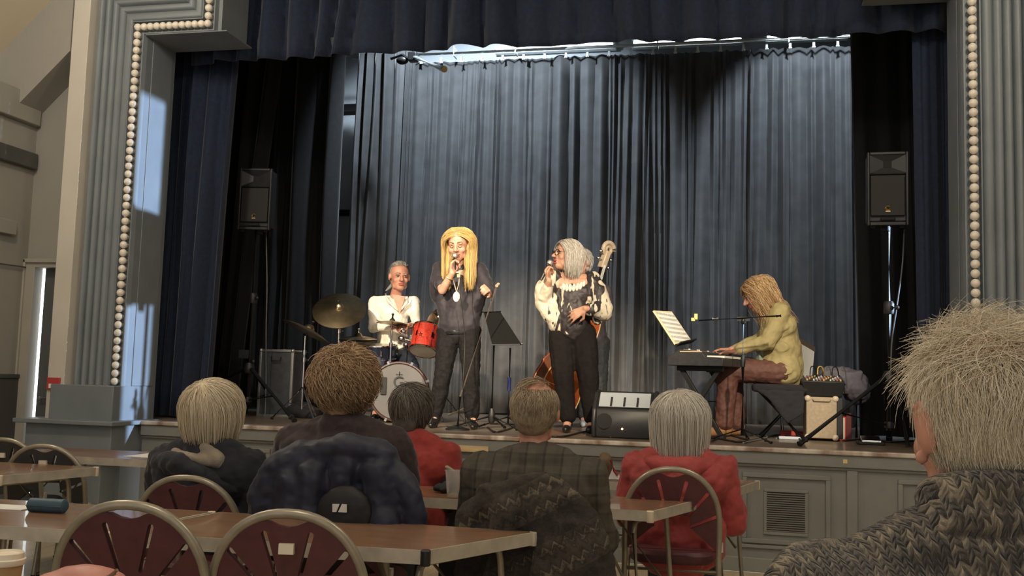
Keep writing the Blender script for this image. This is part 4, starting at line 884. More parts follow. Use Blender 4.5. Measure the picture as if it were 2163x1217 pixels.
MB().tube([(pk.x+.06, 2.08, TZ+.055), (pk.x+.10, 2.07, TZ+.08), (pk.x+.125, 2.07, TZ+.10)], .004).build('strap', mat('tan_strap', (.22, .13, .08), .6), pb); MB().tube([(pk.x+.03, 2.08, TZ+.06), (pk.x+.08, 2.07, TZ+.072), (pk.x+.12, 2.07, TZ+.092)], .004).build('strap', mat('tan_strap', (.22, .13, .08)), pb)

# ------------------------------------------------------------------ people: helpers
def rotm(yaw=0, pitch=0, roll=0): return Matrix.Rotation(yaw, 3, 'Z') @ Matrix.Rotation(pitch, 3, 'X') @ Matrix.Rotation(roll, 3, 'Y')
class Head:
    """head space: faces -y, crown +z, 0.23 tall before scaling"""
    def __init__(s, c, yaw=0, pitch=0, roll=0, sc=1.0): s.c = Vector(c); s.R = rotm(yaw, pitch, roll); s.s = sc
    def p(s, x, y, z): return s.c + s.R @ (Vector((x, y, z))*s.s)
    def prims(s, mb, nose=1.0, jaw=1.0):
        k = s.s
        def E(c, r): mb.ell(s.p(*c), tuple(a*k for a in r), s.R, 20, 14)
        E((0, .015, .028), (.077, .097, .088)); E((0, -.028, -.03), (.060*jaw, .060, .084)); E((0, -.052, -.086), (.034*jaw, .032, .030)); E((0, .01, -.045), (.062*jaw, .07, .06))
        for q in (-1, 1):
            E((q*.036, -.060, -.028), (.026, .022, .024)); E((q*.043*jaw, -.02, -.072), (.017, .032, .028))
            E((q*.082, .012, -.004), (.010, .019, .030)); E((q*.011, -.096, -.030), (.010, .011, .008))
        mb.cap(s.p(-.036, -.078, .020), .012*k, s.p(.036, -.078, .020), .012*k, 8)
        mb.cap(s.p(0, -.086, .008), .009*k, s.p(0, -.104-.006*nose, -.027), .0125*k*nose, 10)
        mb.cap(s.p(-.014, -.082, -.056), .007*k, s.p(.014, -.082, -.056), .007*k, 8); mb.cap(s.p(-.012, -.081, -.066), .007*k, s.p(.012, -.081, -.066), .007*k, 8)
    def face(s, parent, eye=(.06, .045, .035), brow=None, lip=(.40, .12, .10), closed=False, mouth_open=0):
        k = s.s
        for q in (-1, 1):
            if not closed:
                e = MB().ell(s.p(q*.031, -.0785, .0025), (.0125*k, .0115*k, .0062*k), s.R, 12, 8).build('eye', mat('eye_white', (.40, .33, .30), .4), parent)
                MB().ell(s.p(q*.031, -.0875, .0025), (.0062*k, .004*k, .0056*k), s.R, 10, 6).build('iris', mat('iris_%d' % int(eye[2]*1000), eye, .2), e)
            m_ = MB(); pts = [s.p(q*(.016+.03*t), -.0885+.010*t*t, .006+(-.010 if closed else .008)*math.sin(math.pi*t)-(.004 if closed else 0)) for t in np.linspace(0, 1, 6)]; m_.tube(pts, .0026*k, 6); m_.build('eyelid', mat('lash', (.10, .055, .04), .6), parent)
            if brow: m_ = MB(); m_.tube([s.p(q*(.013+.036*t), -.0925+.014*t*t, .024+.006*math.sin(math.pi*t*.8)) for t in np.linspace(0, 1, 6)], [.0035*k, .0045*k, .0045*k, .004*k, .003*k, .002*k], 6); m_.build('eyebrow', brow, parent)
        L = mat('lips_%d' % int(lip[0]*1000), lip, .4)
        m_ = MB()
        for z_, r in ((-.0555, .0052), (-.0665-mouth_open, .006)):
            m_.tube([s.p(x, -.0905+9*x*x, z_-2.2*x*x*(-1 if z_ < -.06 else 1)) for x in np.linspace(-.023, .023, 7)], [.002*k, .0045*k, r*k, r*k, r*k, .0045*k, .002*k], 8)
        m_.build('lips', L, parent)
        if mouth_open: MB().ell(s.p(0, -.083, -.061-mouth_open/2), (.016*k, .009*k, (.005+mouth_open)*k), s.R, 12, 8).build('mouth', mat('mouth_dark', (.06, .012, .012), .5), parent)
def hand(mb, w_, d, n_, sgn=1, curl=(15, 20, 12), s=1.0, spread=.12, thumb=.6):
    """palm and five fingers; d wrist to knuckles, n palm side, sgn flips the thumb side"""
    w_ = Vector(w_); d = Vector(d).normalized(); n_ = Vector(n_); n_ = (n_-d*n_.dot(d)).normalized(); t = d.cross(n_).normalized()*sgn
    for k in range(4):
        kn = w_+d*(.088-.004*abs(k-1))*s+t*(.029-.0195*k)*s; mb.cap(w_+t*(.012-.008*k)*s, .014*s, kn, .0115*s, 8)
        dk = (d+t*spread*(1.2-k)*.5).normalized(); ln = (.072, .080, .074, .058)[k]*s; p = kn; an = 0; r = (.0098, .0100, .0096, .0084)[k]*s
        for i, f in enumerate((.46, .30, .24)):
            an += math.radians(curl[i]+k*2); q = p+(dk*math.cos(an)+n_*math.sin(an))*ln*f; mb.cap(p, r*(1-.1*i), q, r*(.9-.1*i), 8); p = q
    b = w_+d*.022*s+t*.022*s; c = b+(d*.55+t*.75+n_*(.25+thumb*.4)).normalized()*.045*s; mb.cap(b, .0135*s, c, .0115*s, 8); mb.cap(c, .0115*s, c+(d*.8+t*(.35-thumb*.5)+n_*(.2+thumb*.5)).normalized()*.034*s, .009*s, 8)
def limbs(mb, J, k=1.0, arms=True, legs=True, torso=True):
    """continuous body skeleton; J holds world joints"""
    if torso:
        mb.chain([J['pel'], J['wst'], J['cst'], J['nk']-V(0, 0, .05)], [.125*k, .112*k, .125*k, .075*k], 16)
        mb.cap(J['hipl'], .095*k, J['hipr'], .095*k); mb.cap(J['shl'].lerp(J['shr'], .08), .055*k, J['shr'].lerp(J['shl'], .08), .055*k)
        mb.cap(J['shl'].lerp(J['cst'], .4), .085*k, J['shr'].lerp(J['cst'], .4), .085*k)
    mb.cap(J['nk'], .058*k, J['hd'].p(0, .012, -.05), .054*k)
    if arms:
        for a in 'lr': mb.chain([J['sh'+a], J['sh'+a].lerp(J['el'+a], .5), J['el'+a], J['el'+a].lerp(J['wr'+a], .35), J['wr'+a]], [.054*k, .047*k, .038*k, .037*k, .026*k])
    if legs:
        for a in 'lr':
            mb.chain([J['hip'+a], J['hip'+a].lerp(J['kn'+a], .5), J['kn'+a], J['kn'+a].lerp(J['an'+a], .3), J['an'+a]], [.088*k, .074*k, .056*k, .054*k, .038*k]); mb.chain([J['an'+a], J['to'+a]], [.036*k, .028*k])
SKIN = mat('fair_skin', (.56, .31, .22), .5, var=(14, .14), bump=(120, .05)); SKINR = mat('ruddy_skin', (.50, .24, .17), .5, var=(14, .18), bump=(120, .05)); SKINT = mat('tanned_skin', (.50, .27, .18), .5, var=(14, .16))
def hair_mat(name, c0, c1, rough=.45, c2=None):
    m_ = bpy.data.materials.new(name); m_.use_nodes = True; nt = m_.node_tree; b = nt.nodes['Principled BSDF']; b.inputs['Roughness'].default_value = rough; b.inputs['Specular IOR Level'].default_value = .35
    g = nt.nodes.new('ShaderNodeNewGeometry'); r = nt.nodes.new('ShaderNodeValToRGB'); r.color_ramp.elements[0].color = (*c0, 1); r.color_ramp.elements[1].color = (*c1, 1)
    if c2: e = r.color_ramp.elements.new(.5); e.color = (*c2, 1)
    nt.links.new(g.outputs['Random Per Island'], r.inputs[0]); nt.links.new(r.outputs[0], b.inputs['Base Color']); return m_
def strands(name, pts, r0, m_, parent, tip=.35):
    """pts (N, K, 3) world; one mesh of fine tapered three-sided locks"""
    N, K, _ = pts.shape; off = np.array(wloc(parent)); p = pts-off
    t = np.gradient(p, axis=1); t /= np.linalg.norm(t, axis=2, keepdims=True)+1e-9
    ref = np.random.default_rng(5).normal(size=(N, 1, 3)); u = np.cross(t, ref); u /= np.linalg.norm(u, axis=2, keepdims=True)+1e-9; w_ = np.cross(t, u)
    rad = (r0*np.interp(np.linspace(0, 1, K), [0, .15, .7, 1], [.7, 1, .9, tip]))[None, :, None]
    vs = np.stack([p+rad*(u*math.cos(a)+w_*math.sin(a)) for a in (0, 2.0944, 4.18879)], axis=2).reshape(-1, 3)
    i = np.arange(N)[:, None, None]*K*3; k = np.arange(K-1)[None, :, None]*3; j = np.arange(3)[None, None, :]; b = i+k
    f = np.stack([b+j, b+(j+1) % 3, b+3+(j+1) % 3, b+3+j], axis=3).reshape(-1, 4)
    me = bpy.data.meshes.new(name); me.vertices.add(len(vs)); me.vertices.foreach_set('co', vs.ravel()); me.loops.add(f.size); me.loops.foreach_set('vertex_index', f.ravel().astype(np.int32))
    me.polygons.add(len(f)); me.polygons.foreach_set('loop_start', np.arange(0, f.size, 4, dtype=np.int32)); me.update(calc_edges=True); me.polygons.foreach_set('use_smooth', [True]*len(f))
    o = bpy.data.objects.new(name, me); COL.objects.link(o); o.parent = parent; me.materials.append(m_); return o
def groom(H, n, L, seed, keep, flow, K=9, rad=(.084, .104, .098), c=(0, .014, .026), lift=.0, grav=.5, curl=(0, 0), noise=.15, fwd=0, inw=0, zcut=None, off=1.02, jit=.25, hang=-.05):
    """grow n hairs in head space; keep(n)->mask, flow(n)->direction; hairs lie on the skull and then hang"""
    g = np.random.default_rng(seed); v = g.normal(size=(n*6, 3)); v /= np.linalg.norm(v, axis=1, keepdims=True); v = v[keep(v)][:n]; n = len(v)
    R3 = np.array(rad); C = np.array(c); p = C+v*R3*off; out = [p.copy()]; Ls = L*(1+jit*g.uniform(-1, 1, (n, 1))); step = Ls/(K-1); ph = g.uniform(0, 6.28, (n, 1)); nz = g.normal(size=(n, 3))*noise; layer = 1+(off-1)*.3+g.uniform(0, .10, (n, 1))
    for k in range(K-1):
        q = (p-C)/R3; nl = np.linalg.norm(q, axis=1, keepdims=True)+1e-9; q = q/nl; nn_ = q/R3; nn_ /= np.linalg.norm(nn_, axis=1, keepdims=True)
        f = flow(q)+nz; f = f-nn_*np.sum(f*nn_, axis=1, keepdims=True); f /= np.linalg.norm(f, axis=1, keepdims=True)+1e-9
        h = np.clip((hang+.25-q[:, 2:3])/.5, 0, 1)*grav; d = f*(1-h)+np.array([0, 0, -1.])*h+nn_*lift*(1-h)
        d /= np.linalg.norm(d, axis=1, keepdims=True)+1e-9; p = p+d*step
        if curl[0]: s_ = np.cross(d, nn_); p = p+(s_*np.cos(ph+curl[1]*k)+nn_*np.sin(ph+curl[1]*k))*curl[0]*min(1, .4+k/K)
        q = (p-C)/R3; nl = np.linalg.norm(q, axis=1, keepdims=True); bad = (nl < layer) & (p[:, 2:3] > -.09); p = np.where(bad, C+q/np.maximum(nl, 1e-6)*layer*R3, p)
        if fwd: p[:, 1:2] -= fwd*step*np.clip((-.02-p[:, 2:3])/.06, 0, 1)*(v[:, 1:2] < .35)
        if inw: p[:, :2] *= 1-inw*np.clip((-.05-p[:, 2:3])/.08, 0, 1)
        if zcut is not None: st_ = out[-1][:, 2] < zcut+nz[:, 0]*.12; p = np.where(st_[:, None], out[-1], p)
        out.append(p.copy())
    a = np.stack(out, axis=1)*H.s; Rm = np.array(H.R); return a @ Rm.T+np.array(H.c)
def hull(H, name, m_, parent, els, voxel=.008, it=3, disp=None):
    mb = MB()
    for c, r in els: mb.ell(H.p(*c), tuple(a*H.s for a in r), H.R, 20, 14)
    return blob(name, mb, m_, parent, voxel, it, disp)
def down(q): return np.stack([q[:, 0]*.3, q[:, 1]*.3, -np.ones(len(q))], axis=1)
def crownflow(cr):
    cr = np.array(cr)/np.linalg.norm(cr)
    def f(q): d = q-cr; return d+np.array([0, 0, -.15])
    return f
def partflow(fw=.9):
    """centre parting: hair sweeps sideways off the forehead and then down"""
    def f(q): s_ = np.sign(q[:, 0])+(q[:, 0] == 0); fr_ = np.clip(.55-q[:, 1], 0, 1.3); return np.stack([s_*(.35+fw*fr_*np.clip(q[:, 2]+.3, 0, 1)), .25*fr_, -np.ones(len(q))*.8], axis=1)
    return f
def back_keep(q): return ~((q[:, 1] < -.30) & (q[:, 2] < .55)) & (q[:, 2] > -.75) & ~((np.abs(q[:, 0]) > .86) & (q[:, 2] < -.05) & (q[:, 1] < .25))
def full_keep(q): return ~((q[:, 1] < -.42) & (q[:, 2] < .50)) & (q[:, 2] > -.8)
def J(px, py, y): return P(px, py, y=y)
def shoes(J_, parent, m_, k=1.0, heel=0):
    for a in 'lr':
        mb = MB(); an, to = J_['an'+a], J_['to'+a]; d = V(to.x-an.x, to.y-an.y, 0).normalized(); z = min(an.z, to.z)
        base = to.z-.028
        mb.cap(an-d*.03+V(0, 0, -.02), .042*k, V(an.x, an.y, base+.045)-d*.035, .036*k); mb.cap(V(an.x, an.y, base+.04)-d*.03, .037*k, V(to.x, to.y, base+.03), .034*k); mb.cap(V(to.x, to.y, base+.03), .034*k, V(to.x, to.y, base+.026)+d*.05, .026*k)
        blob('shoe', mb, m_, parent, .008, 3)

# ------------------------------------------------------------------ blonde singer
DPUR = mat('dark_plum_blouse', (.020, .016, .024), .7, sheen=.2, var=(14, .15)); CHAR = mat('charcoal_jeans', (.013, .012, .013), .9, spec=.15, var=(40, .3), bump=(200, .2, .002)); BOOT = mat('black_leather', (.012, .012, .012), .3)
Y = 8.22
e = empty('person', (J(968, 900, Y).x, Y, S), 'blonde singer in dark plum blouse holding a microphone to her mouth', 'person', 'performers on stage')
hd = Head(J(969, 517, Y-.02), math.radians(2), math.radians(16), math.radians(-3), 1.20)
q = dict(hd=hd, nk=J(971, 566, Y+.07), cst=J(970, 610, Y+.07), wst=J(970, 655, Y+.07), pel=J(969, 694, Y+.07), shl=J(927, 567, Y+.07), shr=J(1014, 568, Y+.07), ell=J(934, 614, Y-.14), wrl=J(955, 577, Y-.22), elr=J(1032, 622, Y+.0), wrr=J(1027, 617, Y-.20),
    hipl=J(948, 700, Y+.07), hipr=J(991, 700, Y+.07), knl=J(936, 790, Y-.02), knr=J(995, 792, Y-.0), anl=J(920, 880, Y+.0), anr=J(997, 880, Y+.04), tol=J(915, 899, Y-.08), tor=J(1003, 901, Y-.05))
q['anl'].z = q['anr'].z = S+.085; q['tol'].z = q['tor'].z = S+.03
b = MB(); hd.prims(b, .9, .9); limbs(b, q, .95)
mouth = hd.p(0, -.115, -.062); hd_w = q['wrl']
hand(b, q['wrl'], (mouth-V(0, 0, .055))-q['wrl'], V(.75, -.5, .1), -1, (55, 65, 45), 1.1, .0, .9)
hand(b, q['wrr'], V(.25, -.85, .25), V(-.6, -.2, -.6), 1, (50, 60, 40), 1.1)
blob('body', b, SKIN, e, .0062, 3)
hd.face(e, brow=mat('brow_fair', (.25, .15, .07), .7), closed=True, lip=(.50, .14, .14), mouth_open=.006)
t = MB(); k = 1.0   # loose batwing blouse
t.chain([q['cst']+V(0, 0, .02), q['wst'], q['pel']+V(0, 0, .02)], [.128, .140, .150], 18); t.cap(q['shl'].lerp(q['shr'], .05), .060, q['shr'].lerp(q['shl'], .05), .060); t.cap(q['cst']+V(-.09, 0, .02), .108, q['cst']+V(.09, 0, .02), .108)
t.cap(q['pel']+V(-.07, 0, .03), .125, q['pel']+V(.07, 0, .03), .125)
t.chain([q['shl'], J(921, 598, Y-.02), J(920, 628, Y+.02)], [.060, .060, .046]); t.chain([q['shl'], q['shl'].lerp(q['ell'], .75)], [.06, .056]); t.chain([J(926, 596, Y+.04), J(936, 630, Y+.05), J(950, 672, Y+.05)], [.062, .078, .095])
t.chain([q['shr'], J(1025, 596, Y+.01), J(1030, 616, Y-.04)], [.060, .062, .052]); t.chain([J(1016, 598, Y+.05), J(1006, 635, Y+.05), J(992, 674, Y+.05)], [.065, .08, .095]); t.cap(q['nk']-V(0, 0, .06), .075, q['cst'], .10)
blob('blouse', t, DPUR, e, .009, 14, (.07, .016), (.3, .015))
t = MB(); limbs(t, {**q}, 1.14, arms=False, legs=False, torso=False) if 0 else None
t.cap(q['hipl'], .110, q['hipr'], .110); t.cap(q['pel'], .125, q['pel']+V(0, 0, -.05), .12)
for a in 'lr': t.chain([q['hip'+a], q['hip'+a].lerp(q['kn'+a], .5), q['kn'+a], q['kn'+a].lerp(q['an'+a], .5), q['an'+a]+V(0, 0, .05)], [.105, .092, .076, .072, .064])
blob('jeans', t, CHAR, e, .009, 4, (.06, .018), (.02, .006))
MB().lathe([(.135, -.02), (.14, 0), (.135, .02)], q['pel']+V(0, 0, -.035), n=28).build('belt', BOOT, e)
for a in 'lr':
    t = MB(); an, to = q['an'+a], q['to'+a]; t.chain([an+V(0, 0, .13), an+V(0, 0, .02), an+V(0, .01, -.02)], [.062, .050, .042]); t.cap(an+V(0, -.01, -.03), .042, to+V(0, -.02, .0), .034); t.cap(to, .034, to+V(0, -.07, -.006), .024); t.cap(an+V(0, .035, -.02), .026, an+V(0, .035, -.075), .012); blob('boot', t, BOOT, e, .007, 3)
BLOND = hair_mat('blonde_hair', (.50, .31, .10), (.80, .60, .28), .4, (.66, .46, .18))
hull(hd, 'hair_base', mat('blonde_base', (.48, .30, .11), .6, var=(30, .2)), e, [((0, .03, .040), (.086, .094, .086)), ((0, .05, -.05), (.080, .06, .10)), ((-.072, .012, -.10), (.028, .05, .12)), ((.072, .012, -.10), (.028, .05, .12)), ((-.072, -.03, -.16), (.030, .038, .08)), ((.068, -.03, -.15), (.030, .038, .08))], .008, 3)
hs = groom(hd, 3400, .42, 1, full_keep, partflow(1.1), 11, rad=(.090, .104, .096), grav=.93, noise=.13, curl=(.003, .9), zcut=-.25, jit=.2, fwd=.55)
strands('hair', hs, .0015, BLOND, e)
# pendant and bracelet
n1 = MB(); n1.tube([J(957, 590, Y-.17), J(961, 605, Y-.19), J(964, 618, Y-.195), J(969, 600, Y-.19), J(972, 575, Y-.17)], .004); nk_ = n1.build('necklace', mat('pale_cord', (.55, .46, .36), .5), e); MB().ell(J(964, 627, Y-.195), (.030, .012, .044)).build('pendant', mat('pearl_pendant', (.80, .76, .66), .3), nk_)
MB().tube([q['wrl'].lerp(q['ell'], .22)+(frame(q['ell']-q['wrl'])[0]*math.cos(a)+frame(q['ell']-q['wrl'])[1]*math.sin(a))*.034 for a in np.linspace(0, 6.283, 17)[:-1]], .005, 6, closed=True).build('bracelet', GOLD, e)
def microphone(label, head, tail, rings=True):
    head, tail = Vector(head), Vector(tail); d = (tail-head).normalized(); m_ = empty('microphone', head, label, 'microphone', 'hand microphones')
    MB().ell(head, (.027, .027, .029)).build('grille', mat('mic_mesh', (.55, .52, .45), .35, .8, bump=(500, .6, .002)), m_); MB().tube([head+d*.018, head+d*.034], [.0255, .022], 14).build('collar', CHROME, m_)
    MB().tube([head+d*.034, head+d*.06, tail], [.0225, .018, .0125], 14).build('handle', mat('mic_body', (.05, .05, .05), .4, .5), m_); return m_
mh = mouth+V(.0, -.02, -.005); mt = mh+V(.006, -.05, -.19)
microphone('microphone with taped cable held by the blonde singer', mh, mt)
cable('microphone_cable', 'thin microphone cable falling down the front of the blonde singer', [mt, J(970, 583, Y-.25), J(972, 620, Y-.26), J(978, 670, Y-.24), J(982, 730, Y-.22), J(978, 830, Y-.24), P(985, 903, z=S)+V(0, 0, .01)], .004, CBLK)
tp_ = J(969, 583, Y-.25); tag(MB().obox(tp_, (.013, 0, 0), (0, .011, 0), (0, 0, .014)).build('cable_tape', mat('yellow_tape', (.75, .55, .2)), bevel=.003), 'scrap of yellow tape round the blonde singer\'s cable', 'tape')

# ------------------------------------------------------------------ singer in patterned blouse
Y = 8.32
def blouse_mat():
    m_ = bpy.data.materials.new('black_white_blouse'); m_.use_nodes = True; nt = m_.node_tree; b = nt.nodes['Principled BSDF']; b.inputs['Roughness'].default_value = .55
    tc = nt.nodes.new('ShaderNodeTexCoord'); mp = nt.nodes.new('ShaderNodeMapping'); mp.inputs['Scale'].default_value = (13, 7, 4); mp.inputs['Rotation'].default_value = (0, .35, 0); n = nt.nodes.new('ShaderNodeTexNoise'); n.inputs['Scale'].default_value = 1.6; n.inputs['Detail'].default_value = 1.5; n.inputs['Distortion'].default_value = .8
    sx = nt.nodes.new('ShaderNodeSeparateXYZ'); a = nt.nodes.new('ShaderNodeMath'); a.operation = 'ABSOLUTE'; ad = nt.nodes.new('ShaderNodeMath'); ad.operation = 'MULTIPLY_ADD'; ad.inputs[1].default_value = 1.5; r = nt.nodes.new('ShaderNodeValToRGB')
    nt.links.new(tc.outputs['Object'], mp.inputs[0]); nt.links.new(mp.outputs[0], n.inputs['Vector']); nt.links.new(tc.outputs['Object'], sx.inputs[0])
    sh = nt.nodes.new('ShaderNodeMath'); sh.operation = 'SUBTRACT'; sh.inputs[1].default_value = .02; nt.links.new(sx.outputs[0], sh.inputs[0]); nt.links.new(sh.outputs[0], a.inputs[0]); nt.links.new(a.outputs[0], ad.inputs[0]); nt.links.new(n.outputs[0], ad.inputs[2]); nt.links.new(ad.outputs[0], r.inputs[0])
    r.color_ramp.elements[0].position = .735; r.color_ramp.elements[0].color = (.028, .022, .024, 1); r.color_ramp.elements[1].position = .76; r.color_ramp.elements[1].color = (.60, .54, .43, 1); nt.links.new(r.outputs[0], b.inputs['Base Color']); return m_
BLS = blouse_mat()
e = empty('person', (J(1210, 900, Y).x, Y, S), 'grey haired singer in glasses and black and white blouse singing sideways', 'person', 'performers on stage')
hd = Head(J(1197, 540, Y-.02), math.radians(-52), math.radians(-8), 0, 1.16)
q = dict(hd=hd, nk=J(1213, 582, Y+.04), cst=J(1208, 618, Y+.03), wst=J(1210, 660, Y+.02), pel=J(1208, 700, Y+.02), shl=J(1173, 588, Y-.03), shr=J(1250, 592, Y+.05), ell=J(1152, 626, Y-.10), wrl=J(1160, 594, Y-.20), elr=J(1272, 656, Y-.02), wrr=J(1236, 652, Y-.19),
    hipl=J(1185, 708, Y+.01), hipr=J(1233, 708, Y+.03), knl=J(1190, 790, Y-.03), knr=J(1242, 795, Y+.0), anl=J(1199, 880, Y+.0), anr=J(1250, 880, Y+.06), tol=J(1196, 901, Y-.08), tor=J(1246, 901, Y-.02))
q['anl'].z = q['anr'].z = S+.085; q['tol'].z = q['tor'].z = S+.03
b = MB(); hd.prims(b, 1, 1); limbs(b, q, 1.0)
mouth = hd.p(0, -.115, -.062)
mh = mouth+V(-.010, -.025, -.025); mt = mh+V(-.065, -.05, -.15)
hand(b, q['wrl'], (mh+(mt-mh)*.45)-q['wrl']+V(-.0, .02, .02), V(.8, -.15, .35), -1, (50, 65, 45), 1.12, .0, .9)
hand(b, q['wrr'], V(-.80, -.10, -.48), V(-.25, .85, -.25), 1, (12, 22, 14), 1.12, .3)
blob('body', b, SKINT, e, .0062, 3)
hd.face(e, brow=mat('brow_grey', (.30, .24, .20), .7), lip=(.55, .10, .10), mouth_open=.010)
t = MB(); t.chain([q['cst']+V(0, 0, -.03), q['wst'], q['pel']+V(0, 0, .03)], [.140, .155, .150], 18); t.cap(q['cst']+V(-.07, 0, -.02), .12, q['cst']+V(.08, 0, -.02), .12); t.cap(q['shl']+V(.01, 0, -.03), .062, q['shr']+V(-.01, 0, -.03), .062)
t.chain([q['shl'], J(1150, 612, Y-.06), J(1148, 640, Y-.06), J(1168, 672, Y-.06)], [.075, .085, .075, .075]); t.chain([J(1165, 640, Y-.05), J(1175, 685, Y-.05)], [.09, .075]); t.chain([q['shl'], q['ell'], q['ell'].lerp(q['wrl'], .55)], [.07, .068, .05])
t.chain([q['shr'], J(1264, 622, Y+.0), q['elr'], q['elr'].lerp(q['wrr'], .62)], [.078, .082, .092, .062]); t.chain([J(1270, 640, Y), J(1262, 676, Y)], [.075, .05])
blob('blouse', t, BLS, e, .009, 6, (.08, .028), (.03, .006))
# gathered ruffles round the neckline and the bare collar
for i in range(11):
    a = math.radians(200+i*14); c = q['nk']+V(math.cos(a)*.125-.01, math.sin(a)*.13-.01, -.045-.075*abs(math.sin(a))); MB().ell(c, (.016, .016, .036), rotm(0, .25*math.sin(a), .3*math.cos(a)), 10, 8).build('ruffle', mat('cream_ruffle', (.80, .74, .62), .6), e)
t = MB(); t.cap(q['hipl'], .112, q['hipr'], .112); t.cap(q['pel']+V(-.03, 0, .02), .128, q['pel']+V(.03, 0, .02), .128)
for a in 'lr': t.chain([q['hip'+a], q['hip'+a].lerp(q['kn'+a], .5), q['kn'+a], q['kn'+a].lerp(q['an'+a], .5), q['an'+a]+V(0, 0, .05)], [.112, .108, .092, .080, .072])
blob('trousers', t, mat('black_trousers', (.012, .010, .010), .9, spec=.15, var=(30, .2)), e, .009, 4, (.10, .016))
shoes(q, e, BOOT, 1.05)
SILV = hair_mat('silver_hair', (.42, .38, .33), (.80, .76, .70), .4, (.64, .60, .54))
hull(hd, 'hair_base', mat('silver_base', (.45, .42, .38), .6, var=(30, .2)), e, [((0, .032, .040), (.088, .092, .088)), ((0, .055, -.05), (.080, .055, .085)), ((-.075, .022, -.05), (.024, .045, .08)), ((.075, .022, -.05), (.024, .045, .08))], .008, 3)
hs = groom(hd, 3000, .24, 2, full_keep, partflow(.9), 9, rad=(.092, .106, .098), grav=.9, noise=.12, curl=(.003, .8), zcut=-.125, jit=.25); strands('hair', hs, .0015, SILV, e)
gl_ = MB()
for s_ in (-1, 1):
    gl_.tube([hd.p(s_*.033+.023*math.cos(a), -.103+.012*abs(math.cos(a))*(1 if s_*math.cos(a) > 0 else 0), .0+.021*math.sin(a)) for a in np.linspace(0, 6.283, 21)[:-1]], .0028*1.2, 6, closed=True); gl_.tube([hd.p(s_*.056, -.092, .004), hd.p(s_*.080, -.03, .008), hd.p(s_*.083, .012, .0)], .0026, 6)
gl_.tube([hd.p(-.011, -.108, .004), hd.p(0, -.110, .007), hd.p(.011, -.108, .004)], .0028, 6); gl_.build('glasses', mat('glasses_frame', (.03, .025, .02), .3), e)
MB().ell(hd.p(.082, .0, -.05), .008).build('earring', GOLD, e)
microphone('microphone held by the grey haired singer', mh, mt)
# ------------------------------------------------------------------ double bass
VAR = mat('orange_varnish', (.42, .10, .025), .28, var=(6, .3), coat=.6); VARD = mat('brown_varnish', (.16, .06, .03), .35, var=(8, .3), coat=.4); PALEW = mat('pale_scroll_wood', (.55, .45, .33), .4, var=(14, .15))
eb = J(1146, 893, 8.95); eb = V(eb.x, 8.95, S); tpn = J(1282, 518, 9.22); ax = (tpn-eb); BL = ax.length; ax.normalize(); zr = V(math.cos(math.radians(48)), math.sin(math.radians(48)), 0); ux = (zr-ax*zr.dot(ax)).normalized(); uy = ax.cross(ux)*-1; uy = uy if uy.y > 0 else -uy
sc = BL/1.80
def D(x, y, z): return eb+(ux*x*.72+uy*y*.8+ax*z)*sc
ba = empty('double_bass', eb, 'orange double bass with pale scroll standing behind the grey haired singer', 'double bass')
half = [(0, .10), (.14, .105), (.26, .16), (.325, .30), (.315, .45), (.26, .56), (.275, .59), (.215, .64), (.19, .73), (.215, .82), (.262, .86), (.245, .90), (.255, 1.0), (.235, 1.10), (.16, 1.17), (.06, 1.215), (0, 1.22)]
# smooth outline by Chaikin
o_ = half+[(-x, z) for x, z in reversed(half[1:-1])]
for _ in range(2): o_ = [p for i in range(len(o_)) for p in ((o_[i][0]*.75+o_[(i+1) % len(o_)][0]*.25, o_[i][1]*.75+o_[(i+1) % len(o_)][1]*.25), (o_[i][0]*.25+o_[(i+1) % len(o_)][0]*.75, o_[i][1]*.25+o_[(i+1) % len(o_)][1]*.75))]
MB().prism([D(x*.97, -.085, z) for x, z in o_], (uy*.17*sc)).build('ribs', VARD, ba, angle=50)
for yy, nm in ((-.105, 'front_plate'), (.085, 'back_plate')): MB().prism([D(x, yy, z) for x, z in o_], (uy*.02*sc)).build(nm, VAR, ba, bevel=.008, angle=50)
MB().tube([D(x*1.0, -.106, z) for x, z in o_], .006, 6, closed=True).build('purfling', mat('pale_edge', (.62, .42, .2), .4), ba)
for s_ in (-1, 1): MB().tube([D(s_*.10, -.107, .80), D(s_*.085, -.107, .76), D(s_*.11, -.107, .69), D(s_*.135, -.107, .62), D(s_*.12, -.107, .58)], .008, 6).build('sound_hole', RUB, ba)
MB().prism([D(-.07, -.11, .66), D(.07, -.11, .66), D(.05, -.11, .78), D(-.05, -.11, .78)], uy*-.012).build('bridge', PALEW, ba); MB().prism([D(-.035, -.13, .28), D(.035, -.13, .28), D(.05, -.15, .52), D(-.05, -.15, .52)], uy*-.02).build('tailpiece', BLKM, ba)
MB().tube([D(0, -.04, 1.18), D(0, -.05, 1.60)], [.034*sc, .026*sc], 14).build('neck', VARD, ba); MB().prism([D(-.045, -.12, .86), D(.045, -.12, .86), D(.024, -.085, 1.60), D(-.024, -.085, 1.60)], uy*.02).build('fingerboard', BLKM, ba)
for i in range(4): x = -.027+.018*i; MB().tube([D(x*1.3, -.155, .50), D(x*1.3, -.17, .78), D(x*.6, -.09, 1.60)], .0022, 5).build('string', STEEL, ba)
MB().obox(D(0, -.045, 1.655), ux*.028*sc, uy*.035*sc, ax*.085*sc).build('pegbox', PALEW, ba, bevel=.008)
sp_ = []
for i in range(26): a = i/25*math.radians(560); r = .074*(1-.75*i/25); sp_.append(D(0, -.045, 1.755)+(uy*(-math.cos(a)*r*.0)+ux*(-math.sin(a-1.4)*r)+ax*(math.cos(a-1.4)*r))*sc)
MB().tube(sp_, [.026*(1-.5*i/25)*sc for i in range(26)], 10).build('scroll', PALEW, ba)
